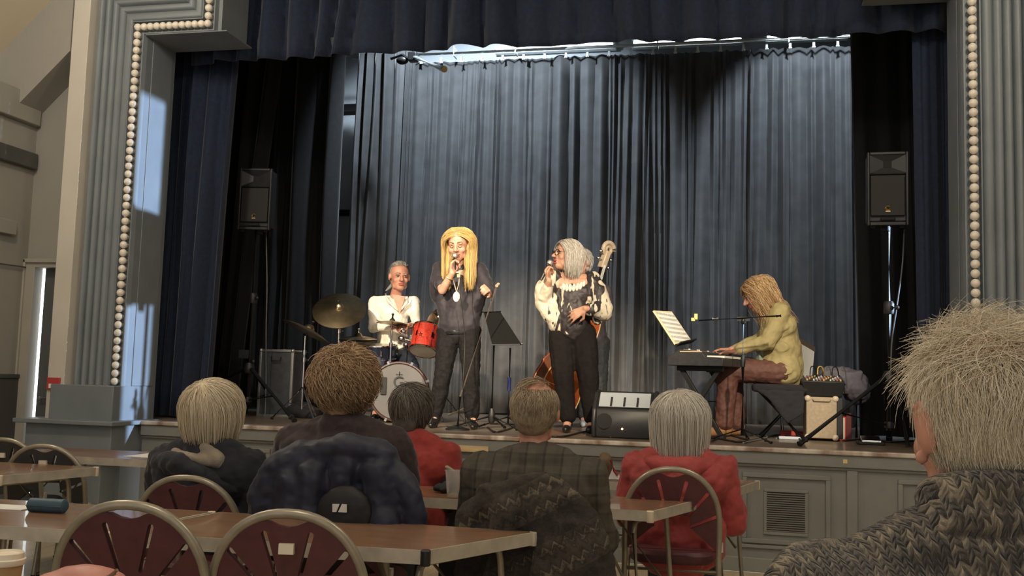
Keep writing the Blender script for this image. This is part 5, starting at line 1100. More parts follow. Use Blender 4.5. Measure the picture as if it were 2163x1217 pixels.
for i, (s_, z) in enumerate(((1, 1.60), (-1, 1.64), (1, 1.68), (-1, 1.71))): g_ = MB(); g_.tube([D(0, -.045, z), D(s_*.085, -.045, z)], .008); g_.ell(D(s_*.10, -.045, z), (.020, .014, .020)); g_.build('tuning_peg', CHROME, ba)
MB().cyl(eb, D(0, 0, .11), .008).build('end_pin', CHROME, ba)
# ------------------------------------------------------------------ bassist
Y = 9.48
e = empty('person', (J(1255, 897, Y).x, Y, S), 'bass player mostly hidden behind the grey haired singer', 'person', 'performers on stage')
hd = Head(J(1226, 556, Y), math.radians(-30), math.radians(5), 0, 1.1)
q = dict(hd=hd, nk=J(1238, 596, Y+.03), cst=J(1248, 636, Y+.03), wst=J(1250, 680, Y+.03), pel=J(1250, 718, Y+.03), shl=J(1205, 606, Y), shr=J(1280, 616, Y+.04), ell=J(1195, 655, Y-.05), wrl=J(1185, 690, Y-.14), elr=J(1286, 655, Y-.02), wrr=J(1262, 618, Y-.16),
    hipl=J(1233, 726, Y+.03), hipr=J(1266, 726, Y+.03), knl=J(1232, 800, Y), knr=J(1266, 800, Y), anl=J(1234, 880, Y), anr=J(1266, 880, Y), tol=J(1232, 897, Y-.10), tor=J(1262, 897, Y-.08))
q['anl'].z = q['anr'].z = S+.085; q['tol'].z = q['tor'].z = S+.03
b = MB(); hd.prims(b); limbs(b, q); hand(b, q['wrl'], V(-.3, -.3, -.6), V(0, .6, -.3), -1, (35, 45, 30)); hand(b, q['wrr'], V(-.5, -.4, .4), V(0, -.5, .4), 1, (40, 50, 30)); blob('body', b, SKINR, e, .008, 3)
hd.face(e, brow=mat('brow_grey', (.30, .24, .20)))
t = MB(); limbs(t, {**q, 'hipl': q['pel'], 'hipr': q['pel']}, 1.18, legs=False); blob('shirt', t, mat('dusk_purple_shirt', (.05, .042, .052), .8, var=(14, .2)), e, .010, 5, (.07, .02))
t = MB(); t.cap(q['hipl'], .105, q['hipr'], .105)
for a in 'lr': t.chain([q['hip'+a], q['kn'+a], q['an'+a]+V(0, 0, .03)], [.102, .080, .068])
blob('jeans', t, mat('dark_jeans', (.022, .025, .032), .8, var=(40, .3)), e, .010, 4, (.05, .02)); shoes(q, e, mat('blue_grey_trainer', (.30, .34, .40), .5), 1.1)
hs = groom(hd, 1500, .05, 3, back_keep, crownflow((0, .2, 1)), 5, lift=.25, noise=.3); strands('hair', hs, .0018, hair_mat('white_hair', (.5, .46, .42), (.82, .79, .74)), e)
# ------------------------------------------------------------------ drummer
Y = 9.35
WSH = mat('white_linen_shirt', (.80, .76, .68), .7, var=(10, .06), bump=(150, .1))
e = empty('person', (-3.5, 9.5, S), 'drummer in white shirt with grey ponytail seated at the drums', 'person', 'performers on stage')
hd = Head(J(844, 585, Y-.02), math.radians(30), math.radians(4), 0, 1.20)
q = dict(hd=hd, nk=J(834, 632, Y+.04), cst=J(831, 666, Y+.05), wst=J(830, 705, Y+.08), pel=J(829, 745, Y+.12), shl=J(792, 638, Y+.02), shr=J(873, 640, Y+.05), ell=J(787, 692, Y-.06), wrl=J(838, 690, Y-.24), elr=J(880, 690, Y-.02), wrr=J(862, 688, Y-.22),
    hipl=J(808, 752, Y+.10), hipr=J(850, 752, Y+.10), knl=J(800, 765, Y-.30), knr=J(868, 775, Y-.25), anl=J(795, 870, Y-.30), anr=J(880, 870, Y-.22), tol=J(790, 885, Y-.42), tor=J(885, 885, Y-.36))
q['anl'].z = q['anr'].z = S+.09; q['tol'].z = q['tor'].z = S+.03
b = MB(); hd.prims(b, 1.15, 1.05); limbs(b, q); hand(b, q['wrl'], V(.9, -.2, -.05), V(0, .1, -1), -1, (45, 60, 40), 1.1); hand(b, q['wrr'], V(-.5, -.6, -.1), V(0, .1, -1), 1, (45, 60, 40), 1.1); blob('body', b, SKINR, e, .0065, 3)
hd.face(e, brow=mat('brow_grey', (.30, .24, .20)))
t = MB(); limbs(t, {**q, 'hipl': q['pel']+V(-.05, 0, 0), 'hipr': q['pel']+V(.05, 0, 0), 'wrl': q['ell'].lerp(q['wrl'], .80), 'wrr': q['elr'].lerp(q['wrr'], .8), 'x': 0, 'nk': q['nk']-V(0, 0, .09), 'hd': Head(q['nk']-V(0, 0, .06))}, 1.26, legs=False); t.cap(q['pel'], .16, q['cst'], .15)
sh = blob('shirt', t, WSH, e, .009, 5, (.09, .025), (.25, .02))
for s_, pts in ((-1, [(814, 620), (820, 636), (840, 656)]), (1, [(863, 626), (860, 638), (846, 656)])): MB().tube([J(a, c, Y-.11) for a, c in pts], [.008, .018, .006], 8).build('collar', WSH, e)
MB().prism([J(828, 622, Y-.09), J(856, 626, Y-.09), J(844, 664, Y-.135)], (0, .012, 0)).build('open_neck', SKINR, e)
t = MB(); t.cap(q['hipl'], .11, q['hipr'], .11)
for a in 'lr': t.chain([q['hip'+a], q['kn'+a], q['an'+a]+V(0, 0, .03)], [.105, .082, .066])
blob('jeans', t, mat('navy_jeans', (.016, .024, .045), .6, var=(40, .3)), e, .010, 4, (.06, .018)); shoes(q, e, BOOT)
GR = hair_mat('iron_grey_hair', (.22, .21, .20), (.55, .53, .50)); hull(hd, 'hair_base', mat('iron_grey_base', (.26, .25, .24), .6), e, [((0, .035, .034), (.083, .086, .084)), ((0, .06, -.02), (.072, .045, .06))], .008, 3)
hs = groom(hd, 1800, .14, 4, lambda q_: back_keep(q_) & ((q_[:, 1] > -.05) | (q_[:, 2] > .62)), lambda q_: np.stack([-q_[:, 0]*.6, np.ones(len(q_)), -.4*np.ones(len(q_))], axis=1), 7, rad=(.084, .104, .096), grav=.3, noise=.08); strands('hair', hs, .0016, GR, e)
MB().tube([hd.p(0, .10, -.02), hd.p(-.02, .13, -.05), hd.p(-.05, .15, -.09), hd.p(-.08, .16, -.12)], [.018, .022, .018, .006], 10).build('ponytail', mat('iron_grey_base', (.26, .25, .24)), e)
STK = mat('hickory_stick', (.62, .48, .30), .5)
for a, b_, lab in (((860, 694), (900, 679), 'right drumstick tip over the red tom'), ((845, 692), (795, 676), 'left drumstick over the small cymbal')): o = MB().tube([J(*a, 9.1), J(*b_, 8.95)], [.008, .004], 8).build('drumstick', STK); tag(o, lab, 'drumstick', 'drumsticks')
# ------------------------------------------------------------------ keyboard player, in profile facing left
Y = 8.78
OLV = mat('olive_cotton_shirt', (.36, .30, .14), .7, var=(10, .10), bump=(150, .12)); BRN = mat('russet_trousers', (.12, .050, .038), .7, var=(30, .18), bump=(160, .15, .002))
e = empty('person', (J(1640, 920, Y).x, Y, S), 'long haired keyboard player in olive shirt bent over the keys', 'person', 'performers on stage')
hd = Head(J(1600, 622, Y), math.radians(-82), math.radians(26), 0, 1.22)
q = dict(hd=hd, nk=J(1632, 650, Y), cst=J(1645, 690, Y), wst=J(1650, 735, Y), pel=J(1652, 782, Y), shl=J(1648, 660, Y-.15), shr=J(1650, 652, Y+.16), ell=J(1622, 722, Y-.22), wrl=J(1553, 742, Y-.20), elr=J(1610, 718, Y+.22), wrr=J(1545, 738, Y+.10),
    hipl=J(1650, 786, Y-.09), hipr=J(1650, 786, Y+.09), knl=J(1538, 782, Y-.12), knr=J(1545, 785, Y+.14), anl=J(1530, 882, Y-.10), anr=J(1555, 885, Y+.16), tol=J(1502, 908, Y-.14), tor=J(1528, 908, Y+.16))
q['anl'].z = q['anr'].z = S+.10; q['tol'].z = q['tor'].z = S+.035
b = MB(); hd.prims(b, 1.1); limbs(b, q, 1.05); hand(b, q['wrl'], V(-1, .1, -.12), V(0, 0, -1), -1, (15, 25, 20), 1.15); hand(b, q['wrr'], V(-1, 0, -.05), V(0, 0, -1), 1, (15, 25, 20), 1.15); blob('body', b, SKINR, e, .0068, 3)
hd.face(e, brow=mat('brow_ginger', (.25, .13, .06), .7))
t = MB(); t.chain([q['nk']+V(.02, 0, -.02), q['cst'], q['wst'], q['pel']+V(.01, 0, .02), q['pel']+V(.02, 0, -.05)], [.10, .155, .165, .165, .15], 18); t.cap(q['shl'].lerp(q['shr'], .1), .085, q['shr'].lerp(q['shl'], .1), .085); t.cap(q['cst']+V(.02, -.08, 0), .13, q['cst']+V(.02, .08, 0), .13); t.cap(q['wst']+V(0, -.06, 0), .13, q['wst']+V(0, .06, 0), .13); t.cap(q['pel']+V(.02, -.07, 0), .14, q['pel']+V(.02, .07, 0), .14); t.chain([q['wst']+V(-.03, -.05, -.05), q['pel']+V(-.08, -.06, .05)], [.12, .10])
for a in 'lr': t.chain([q['sh'+a], q['sh'+a].lerp(q['el'+a], .5), q['el'+a], q['el'+a].lerp(q['wr'+a], .85)], [.088, .078, .070, .046])
blob('shirt', t, OLV, e, .009, 6, (.09, .03), (.25, .025)); MB().tube([q['nk']+V(.05, -.09, -.01), q['nk']+V(-.02, -.10, -.03), q['nk']+V(-.07, -.06, -.06)], .022, 8).build('collar', OLV, e)
MB().tube([J(1600, 735, Y-.12), J(1605, 765, Y-.10), J(1608, 778, Y-.08)], [.035, .05, .04], 10).build('undershirt', mat('pale_green_tee', (.36, .44, .34), .8), e)
t = MB(); t.cap(q['hipl'], .115, q['hipr'], .115)
for a in 'lr': t.chain([q['hip'+a], q['hip'+a].lerp(q['kn'+a], .5), q['kn'+a], q['kn'+a].lerp(q['an'+a], .5), q['an'+a]+V(0, 0, .02)], [.115, .105, .090, .086, .082])
blob('trousers', t, BRN, e, .009, 4, (.06, .022)); shoes(q, e, mat('tan_suede', (.28, .14, .05), .8), 1.15)
GIN = hair_mat('ginger_grey_hair', (.34, .19, .08), (.80, .64, .42), .45, (.56, .34, .16))
hull(hd, 'hair_base', mat('ginger_base', (.30, .16, .07), .7, var=(40, .35)), e, [((0, .04, .036), (.090, .095, .088)), ((0, .075, -.06), (.082, .055, .10)), ((-.074, .0, -.07), (.030, .055, .11)), ((.074, .0, -.07), (.030, .055, .11)), ((0, .10, -.13), (.07, .05, .08))], .009, 3, (.05, .015))
hs = groom(hd, 3400, .34, 6, full_keep, partflow(.7), 11, rad=(.096, .112, .100), grav=.8, noise=.22, curl=(.013, 1.3), zcut=-.24, jit=.4); strands('hair', hs, .0016, GIN, e)
# stool with black garment hanging from it
sx_ = J(1650, 815, Y).x; so = empty('piano_stool', (sx_, Y, S), 'black padded piano stool under the keyboard player', 'stool'); sz = q['pel'].z-.12
MB().box(sx_-.24, sx_+.22, Y-.20, Y+.22, sz-.07, sz).build('seat', BAG, so, bevel=.025)
for a, b_ in ((-1, -1), (1, -1), (-1, 1), (1, 1)): MB().tube([(sx_+a*.17, Y+b_*.15, sz-.07), (sx_-a*.17, Y+b_*.15, S+.01)], .014).build('leg', BLKM, so)
t = MB(); t.prism([(sx_-.22, Y-.22, sz-.05), (sx_+.18, Y-.22, sz-.05), (sx_+.16, Y-.24, S+.22), (sx_+.04, Y-.24, S+.13), (sx_-.10, Y-.23, S+.32)], (0, -.05, 0)); tag(blob('jacket', t, BAG, None, .010, 4, (.08, .03)), 'black jacket hanging down from the piano stool', 'jacket')

# ------------------------------------------------------------------ seated audience, seen from behind
def sitter(label, px, py, Y, top, skin, sw=.20, k=1.0, hs_=1.0, yaw=0, pitch=0, roll=0, lean=0, arms=.30, dx=0):
    """px, py crown of the head in the photograph; Y distance of the head; faces the stage"""
    c = P(px, py, y=Y); z = c.z-top; x = c.x
    e = empty('person', (x, Y, 0), label, 'person', 'seated listeners')
    hd = Head((x, Y, z-.115*hs_), math.pi+yaw, pitch, roll, hs_); nz = z-.27*hs_
    q = dict(hd=hd, nk=V(x+dx*.2, Y-.03, nz), cst=V(x+dx*.5, Y-.04, nz-.22), wst=V(x+dx, Y-.02, nz-.40), pel=V(x+dx, Y+.02, .56), shl=V(x-sw, Y-.02, nz-.075), shr=V(x+sw, Y-.02, nz-.075),
        ell=V(x-sw-.05, Y+.05, nz-.34), elr=V(x+sw+.05, Y+.05, nz-.34), wrl=V(x-.12, Y+arms, .80), wrr=V(x+.12, Y+arms, .80),
        hipl=V(x-.10, Y+.03, .54), hipr=V(x+.10, Y+.03, .54), knl=V(x-.12, Y+.45, .53), knr=V(x+.12, Y+.45, .53), anl=V(x-.12, Y+.42, .09), anr=V(x+.12, Y+.42, .09), tol=V(x-.13, Y+.56, .035), tor=V(x+.13, Y+.56, .035))
    b = MB(); hd.prims(b); limbs(b, q, k); hand(b, q['wrl'], V(.25, 1, -.1), V(0, 0, -1), 1, (15, 20, 15)); hand(b, q['wrr'], V(-.25, 1, -.1), V(0, 0, -1), -1, (15, 20, 15)); blob('body', b, skin, e, .008, 3)
    hd.face(e)
    t = MB(); t.cap(q['hipl'], .115, q['hipr'], .115)
    for a in 'lr': t.chain([q['hip'+a], q['kn'+a], q['an'+a]+V(0, 0, .03)], [.108, .08, .066])
    blob('trousers', t, mat('dark_trousers', (.02, .02, .024), .8), e, .014, 3); shoes(q, e, BOOT)
    return e, q, hd
def torso_cloth(name, q, m_, e, r=1.2, bulk=0, disp=(.08, .03), disp2=(.25, .03), sl=.85, voxel=.009, collar=.075, low=.0):
    t = MB(); sl_ = q['shl']; sr = q['shr']; hem = q['pel']+V(0, -.03, low)
    t.chain([q['nk']+V(0, 0, -.03), q['cst'], q['wst'], hem], [.085*r+bulk*.3, .135*r+bulk, .135*r+bulk, .145*r+bulk], 18); t.cap(sl_.lerp(sr, .06), .066*r, sr.lerp(sl_, .06), .066*r); t.cap(sl_.lerp(q['cst'], .35), .10*r, sr.lerp(q['cst'], .35), .10*r); t.cap(q['wst']+V(-.08, 0, 0), .11*r+bulk, q['wst']+V(.08, 0, 0), .11*r+bulk); t.cap(hem+V(-.09, 0, 0), .11*r+bulk, hem+V(.09, 0, 0), .11*r+bulk)
    t.cap(sl_+V(.03, 0, .01), .055*r, q['nk']+V(-.02, 0, .0), collar); t.cap(sr+V(-.03, 0, .01), .055*r, q['nk']+V(.02, 0, .0), collar)
    for a in 'lr': t.chain([q['sh'+a], q['sh'+a].lerp(q['el'+a], .5), q['el'+a], q['el'+a].lerp(q['wr'+a], sl)], [.068*r, .064*r, .058*r, .042*r])
    return blob(name, t, m_, e, voxel, 5, disp, disp2)
def collar_ring(e, q, m_, r, z, h, name='collar', tilt=.0): return MB().lathe([(r*.92, 0), (r, .004), (r*.94, h), (r*.86, h)], q['nk']+V(0, .0, z), (0, tilt, 1), 28).build(name, m_, e)
# white haired woman in navy
NVJ = mat('navy_fleece', (.014, .015, .022), .9, sheen=.15, var=(30, .25), bump=(200, .3, .003)); BEI = mat('beige_scarf', (.26, .22, .17), .85, var=(20, .15), bump=(160, .2))
e, q, hd = sitter('white haired woman in navy fleece and beige scarf', 451, 798, 4.36, .025, SKIN, .215, 1.05, 1.12)
torso_cloth('fleece', q, NVJ, e, 1.28, .01, (.10, .035), (.3, .05), collar=.085); t = MB(); t.tube([q['nk']+V(.13*math.cos(a), .09*math.sin(a)-.03, -.045-.02*math.cos(a)) for a in np.linspace(0, 6.283, 21)[:-1]], .026, 10, closed=True); t.chain([q['nk']+V(.03, -.07, .0), q['nk']+V(.11, -.085, -.05), q['shr']+V(-.08, -.075, -.02)], [.035, .038, .028]); blob('scarf', t, BEI, e, .008, 4, (.05, .012))
t = MB(); t.chain([q['shl']+V(.01, -.06, .0), q['nk']+V(-.06, -.13, -.07), q['nk']+V(.03, -.13, -.11), q['shr']+V(-.04, -.07, -.10)], [.05, .055, .05, .04]); blob('hood', t, NVJ, e, .009, 4, (.06, .02))
WHT = hair_mat('white_blond_hair', (.52, .42, .28), (.80, .70, .54), .42, (.70, .60, .44))
hull(hd, 'hair_base', mat('white_blond_base', (.52, .43, .30), .6, var=(30, .2)), e, [((0, .03, .036), (.095, .100, .090)), ((0, .050, -.05), (.094, .072, .090)), ((-.062, .01, -.05), (.036, .06, .075)), ((.062, .01, -.05), (.036, .06, .075))], .008, 3)
hs = groom(hd, 5200, .24, 21, lambda v: ~((v[:, 1] < -.45) & (v[:, 2] < .5)) & (v[:, 2] > -.55), crownflow((.15, .55, .85)), 8, rad=(.106, .112, .100), grav=.85, noise=.07, zcut=-.145, jit=.4, hang=-.1, inw=.09); strands('hair', hs, .0015, WHT, e)
# woman with brown curls
DKW = mat('maroon_black_wool', (.030, .017, .019), .85, sheen=.2, var=(40, .3), bump=(150, .3, .003)); PLR = mat('red_check_collar', (.16, .030, .022), .8, var=(25, .5))
e, q, hd = sitter('woman with curly brown hair in dark wool jumper', 735, 730, 4.04, .045, SKIN, .225, 1.08, 1.12)
torso_cloth('jumper', q, DKW, e, 1.26, .015, (.09, .025), (.3, .04)); collar_ring(e, q, PLR, .088, -.015, .05); collar_ring(e, q, DKW, .083, .03, .025, 'collar_band')
BRN_ = hair_mat('brown_curly_hair', (.24, .145, .075), (.60, .44, .28), .5, (.40, .26, .15))
hull(hd, 'hair_base', mat('brown_base', (.27, .165, .085), .7, var=(25, .4)), e, [((0, .02, .040), (.104, .110, .100)), ((0, .055, -.03), (.086, .07, .075)), ((-.055, .0, .02), (.050, .075, .085)), ((.055, .0, .02), (.050, .075, .085)), ((0, .062, -.085), (.052, .038, .045))], .008, 3, (.05, .02))
hs = groom(hd, 5200, .095, 22, lambda v: (v[:, 1] > -.6) & (v[:, 2] > -.82), crownflow((.1, .5, .8)), 8, rad=(.108, .114, .108), c=(0, .022, .034), lift=.14, grav=.20, noise=.32, curl=(.008, .9), jit=.5, inw=.05); strands('hair', hs, .0015, BRN_, e)
# her coat over the chair back
NVC = mat('navy_puffer_nylon', (.010, .012, .030), .6, sheen=.1, var=(25, .25)); cxm = -1.54; yb = 3.70
t = MB(); c0 = lambda px, py, y=yb: P(px, py, y=y)
co = empty('coat', (cxm, yb, .45), 'navy padded coat hung over the curly haired woman\'s chair', 'coat')
t.chain([c0(640, 955), c0(735, 950), c0(820, 960)], [.055, .06, .055]); t.chain([c0(640, 960), c0(590, 990), c0(560, 1050), c0(560, 1120)], [.06, .07, .06, .06]); t.chain([c0(815, 965), c0(850, 1010), c0(870, 1070), c0(880, 1130)], [.055, .05, .045, .04]); t.chain([c0(660, 1000), c0(660, 1120)], [.085, .09]); t.chain([c0(735, 985), c0(735, 1130)], [.075, .07]); t.chain([c0(800, 1000), c0(815, 1130)], [.08, .085]); t.cap(c0(620, 1020), .09, c0(620, 1140), .09)
blob('shell', t, NVC, co, .009, 5, (.07, .022), (.2, .05)); t = MB(); t.ell(c0(728, 1085, yb-.075), (.115, .035, .11)); blob('lining', t, mat('black_lining', (.008, .008, .010), .6), co, .008, 2, (.08, .01))
p0 = c0(716, 1076, yb-.118); LAB = mat('white_label', (.62, .60, .56), .6); MB().prism([c0(702, 1065, yb-.118), c0(717, 1065, yb-.118), c0(710, 1082, yb-.118), c0(702, 1082, yb-.118)], (0, .004, 0)).build('logo_patch', LAB, co, smooth=False); MB().prism([c0(722, 1065, yb-.118), c0(732, 1066, yb-.118), c0(732, 1083, yb-.118), c0(714, 1082, yb-.118)], (0, .004, 0)).build('logo_patch', LAB, co, smooth=False)
# short haired woman in red
REDJ = mat('red_fleece', (.30, .035, .030), .85, sheen=.2, var=(25, .15), bump=(160, .2, .003))
e, q, hd = sitter('woman with short dark grey hair in red top in the front row', 874, 808, 5.12, .02, SKINR, .20, 1.0, 1.05, yaw=-.35)
torso_cloth('fleece', q, REDJ, e, 1.2, .0, (.09, .02), (.3, .03)); collar_ring(e, q, REDJ, .078, -.01, .03)
DGR = hair_mat('dark_grey_hair', (.07, .06, .05), (.30, .26, .22), .5, (.16, .14, .12)); hull(hd, 'hair_base', mat('dark_grey_base', (.09, .08, .07), .7, var=(25, .3)), e, [((0, .03, .034), (.086, .098, .088)), ((0, .06, -.05), (.075, .055, .09)), ((0, .06, -.10), (.055, .04, .05))], .008, 3)
hs = groom(hd, 3000, .10, 23, lambda v: (v[:, 1] > -.5) & (v[:, 2] > -.8), crownflow((.0, .5, .85)), 7, rad=(.090, .106, .098), lift=.10, grav=.4, noise=.16, jit=.3); strands('hair', hs, .0016, DGR, e)
# man in the plaid shirt
def plaid():
    m_ = bpy.data.materials.new('olive_plaid'); m_.use_nodes = True; nt = m_.node_tree; b = nt.nodes['Principled BSDF']; b.inputs['Roughness'].default_value = .85
    tc = nt.nodes.new('ShaderNodeTexCoord'); sx = nt.nodes.new('ShaderNodeSeparateXYZ'); nt.links.new(tc.outputs['Object'], sx.inputs[0])
    def mth(op, a, b_=0.): n = nt.nodes.new('ShaderNodeMath'); n.operation = op; [nt.links.new(v, n.inputs[i]) if hasattr(v, 'links') else setattr(n.inputs[i], 'default_value', v) for i, v in enumerate((a, b_))]; return n.outputs[0]
    def line(o, f, w_, s): return mth('LESS_THAN', mth('FRACT', mth('ADD', mth('MULTIPLY', o, f), s)), w_)
    a = mth('ADD', mth('MULTIPLY', line(sx.outputs[0], 14, .14, .2), .8), mth('MULTIPLY', line(sx.outputs[2], 13, .14, .1), .8)); a = mth('ADD', a, mth('MULTIPLY', line(sx.outputs[0], 14, .5, .6), .3)); a = mth('ADD', a, mth('MULTIPLY', line(sx.outputs[2], 13, .5, .6), .3))
    nz = nt.nodes.new('ShaderNodeTexNoise'); nz.inputs['Scale'].default_value = 90; a = mth('ADD', a, mth('MULTIPLY', nz.outputs[0], .5)); r = nt.nodes.new('ShaderNodeValToRGB'); nt.links.new(mth('DIVIDE', a, 2.), r.inputs[0])
    r.color_ramp.elements[0].color = (.080, .068, .050, 1); r.color_ramp.elements[1].color = (.022, .019, .017, 1); nt.links.new(r.outputs[0], b.inputs['Base Color']); return m_
PLD = plaid()
e, q, hd = sitter('balding man in olive plaid shirt seen from behind', 1133, 802, 4.12, .004, SKINR, .225, 1.08, 1.16)
torso_cloth('plaid_shirt', q, PLD, e, 1.24, .01, (.09, .03), (.3, .045)); collar_ring(e, q, PLD, .082, -.02, .055)
SND = hair_mat('sandy_grey_hair', (.24, .175, .11), (.50, .41, .29), .5, (.36, .28, .19)); hull(hd, 'hair_base', mat('sandy_base', (.30, .22, .14), .7, var=(30, .25)), e, [((0, .036, -.002), (.079, .082, .076)), ((0, .050, -.04), (.062, .048, .045))], .007, 3)
hs = groom(hd, 4500, .05, 24, lambda v: back_keep(v) & (v[:, 1] > -.15) & (v[:, 2] > -.66) & ((v[:, 2] < .66)), lambda v: np.stack([v[:, 0]*.1+.12*np.sin(v[:, 2]*9), .3-v[:, 1]*.2, -np.ones(len(v))], axis=1), 6, rad=(.079, .099, .090), lift=.06, grav=.3, noise=.25, jit=.4, off=1.0); strands('hair', hs, .0012, SND, e)
hs = groom(hd, 260, .05, 25, lambda v: (v[:, 2] >= .78) & (v[:, 1] > -.6), lambda v: np.stack([np.ones(len(v))*.5, .5*np.ones(len(v)), -.2*np.ones(len(v))], axis=1), 5, rad=(.080, .100, .092), lift=.1, noise=.3); strands('thin_crown_hair', hs, .0014, SND, e)
# patterned cardigan hung over his chair
def fairisle():
    m_ = bpy.data.materials.new('patterned_knit'); m_.use_nodes = True; nt = m_.node_tree; b = nt.nodes['Principled BSDF']; b.inputs['Roughness'].default_value = .95
    tc = nt.nodes.new('ShaderNodeTexCoord'); mp = nt.nodes.new('ShaderNodeMapping'); mp.inputs['Rotation'].default_value = (0, .5, 0); nt.links.new(tc.outputs['Object'], mp.inputs[0]); sx = nt.nodes.new('ShaderNodeSeparateXYZ'); nt.links.new(mp.outputs[0], sx.inputs[0])
    def mth(op, a, b_=0.): n = nt.nodes.new('ShaderNodeMath'); n.operation = op; [nt.links.new(v, n.inputs[i]) if hasattr(v, 'links') else setattr(n.inputs[i], 'default_value', v) for i, v in enumerate((a, b_))]; return n.outputs[0]
    zig = mth('ADD', mth('MULTIPLY', sx.outputs[2], 14.), mth('MULTIPLY', mth('PINGPONG', mth('MULTIPLY', sx.outputs[0], 46.), 1.), .4)); st = mth('FRACT', zig); n1 = nt.nodes.new('ShaderNodeTexNoise'); n1.inputs['Scale'].default_value = 4; n2 = nt.nodes.new('ShaderNodeTexNoise'); n2.inputs['Scale'].default_value = 110; nt.links.new(tc.outputs['Object'], n1.inputs['Vector']); nt.links.new(tc.outputs['Object'], n2.inputs['Vector'])
    n3 = nt.nodes.new('ShaderNodeTexNoise'); n3.inputs['Scale'].default_value = 28; nt.links.new(mp.outputs[0], n3.inputs['Vector'])
    v = mth('ADD', mth('ADD', mth('MULTIPLY', mth('MULTIPLY', st, mth('GREATER_THAN', mth('FRACT', mth('MULTIPLY', sx.outputs[2], 4.5)), .4)), .42), mth('MULTIPLY', n1.outputs[0], .40)), mth('ADD', mth('MULTIPLY', n2.outputs[0], .30), mth('MULTIPLY', mth('SUBTRACT', n3.outputs[0], .3), .30))); r = nt.nodes.new('ShaderNodeValToRGB'); r.color_ramp.interpolation = 'LINEAR'
    cr = r.color_ramp; cr.elements[0].position = .35; cr.elements[0].color = (.020, .017, .015, 1); cr.elements[1].position = .98; cr.elements[1].color = (.17, .13, .085, 1); x = cr.elements.new(.62); x.color = (.055, .044, .034, 1); x = cr.elements.new(.72); x.color = (.022, .020, .020, 1); x = cr.elements.new(.82); x.color = (.10, .08, .055, 1)
    nt.links.new(v, r.inputs[0]); nt.links.new(r.outputs[0], b.inputs['Base Color']); bp = nt.nodes.new('ShaderNodeBump'); bp.inputs['Strength'].default_value = .4; bp.inputs['Distance'].default_value = .004; nt.links.new(n2.outputs[0], bp.inputs['Height']); nt.links.new(bp.outputs[0], b.inputs['Normal']); return m_
yb = 3.745; ca = empty('cardigan', (-.76, yb, .4), 'brown zigzag patterned cardigan hung over the plaid man\'s chair', 'cardigan'); t = MB()
t.chain([c0(1030, 1045, yb), c0(1110, 1030, yb), c0(1190, 1050, yb)], [.055, .05, .055]); t.chain([c0(1035, 1055, yb), c0(1005, 1085, yb), c0(990, 1130, yb), c0(985, 1210, yb)], [.06, .06, .05, .05]); t.chain([c0(1070, 1070, yb), c0(1065, 1250, yb)], [.09, .09]); t.chain([c0(1150, 1065, yb), c0(1170, 1250, yb)], [.09, .10]); t.chain([c0(1200, 1060, yb), c0(1235, 1110, yb), c0(1255, 1160, yb), c0(1270, 1250, yb)], [.055, .06, .065, .07]); t.chain([c0(1215, 1120, yb), c0(1225, 1250, yb)], [.09, .10])
blob('knit', t, fairisle(), ca, .009, 4, (.08, .03), (.2, .06)); # woman in the red coat
REDC = mat('red_coat_cotton', (.34, .050, .048), .75, sheen=.15, var=(12, .10), bump=(180, .15, .002))
e, q, hd = sitter('silver bobbed woman in red coat at the right of the front row', 1437, 822, 5.32, .02, SKIN, .22, 1.07, 1.17)
torso_cloth('coat', q, REDC, e, 1.30, .02, (.09, .035), (.25, .05), collar=.09, low=-.06); t = MB(); t.chain([q['nk']+V(-.14, -.06, -.05), q['nk']+V(-.06, -.12, -.06), q['nk']+V(.06, -.12, -.06), q['nk']+V(.14, -.06, -.05)], [.045, .06, .06, .045]); t.cap(q['nk']+V(-.06, -.13, -.10), .05, q['nk']+V(.06, -.13, -.10), .05); blob('hood', t, REDC, e, .009, 4, (.06, .02)); collar_ring(e, q, mat('black_red_scarf', (.05, .012, .014), .8, var=(60, .5)), .082, .0, .035, 'scarf')
SBB = hair_mat('silver_blond_hair', (.50, .46, .38), (.82, .78, .70), .42, (.68, .63, .55)); hull(hd, 'hair_base', mat('silver_blond_base', (.42, .38, .31), .6, var=(30, .2)), e, [((0, .03, .038), (.095, .100, .090)), ((0, .055, -.06), (.090, .068, .10)), ((-.070, .0, -.08), (.034, .055, .09)), ((.070, .0, -.08), (.034, .055, .09)), ((0, .06, -.13), (.085, .05, .05))], .008, 3)
hs = groom(hd, 4600, .30, 26, lambda v: ~((v[:, 1] < -.45) & (v[:, 2] < .5)) & (v[:, 2] > -.5), crownflow((.1, .25, .97)), 9, rad=(.104, .112, .100), grav=.82, noise=.09, zcut=-.19, jit=.3); strands('hair', hs, .0015, SBB, e)
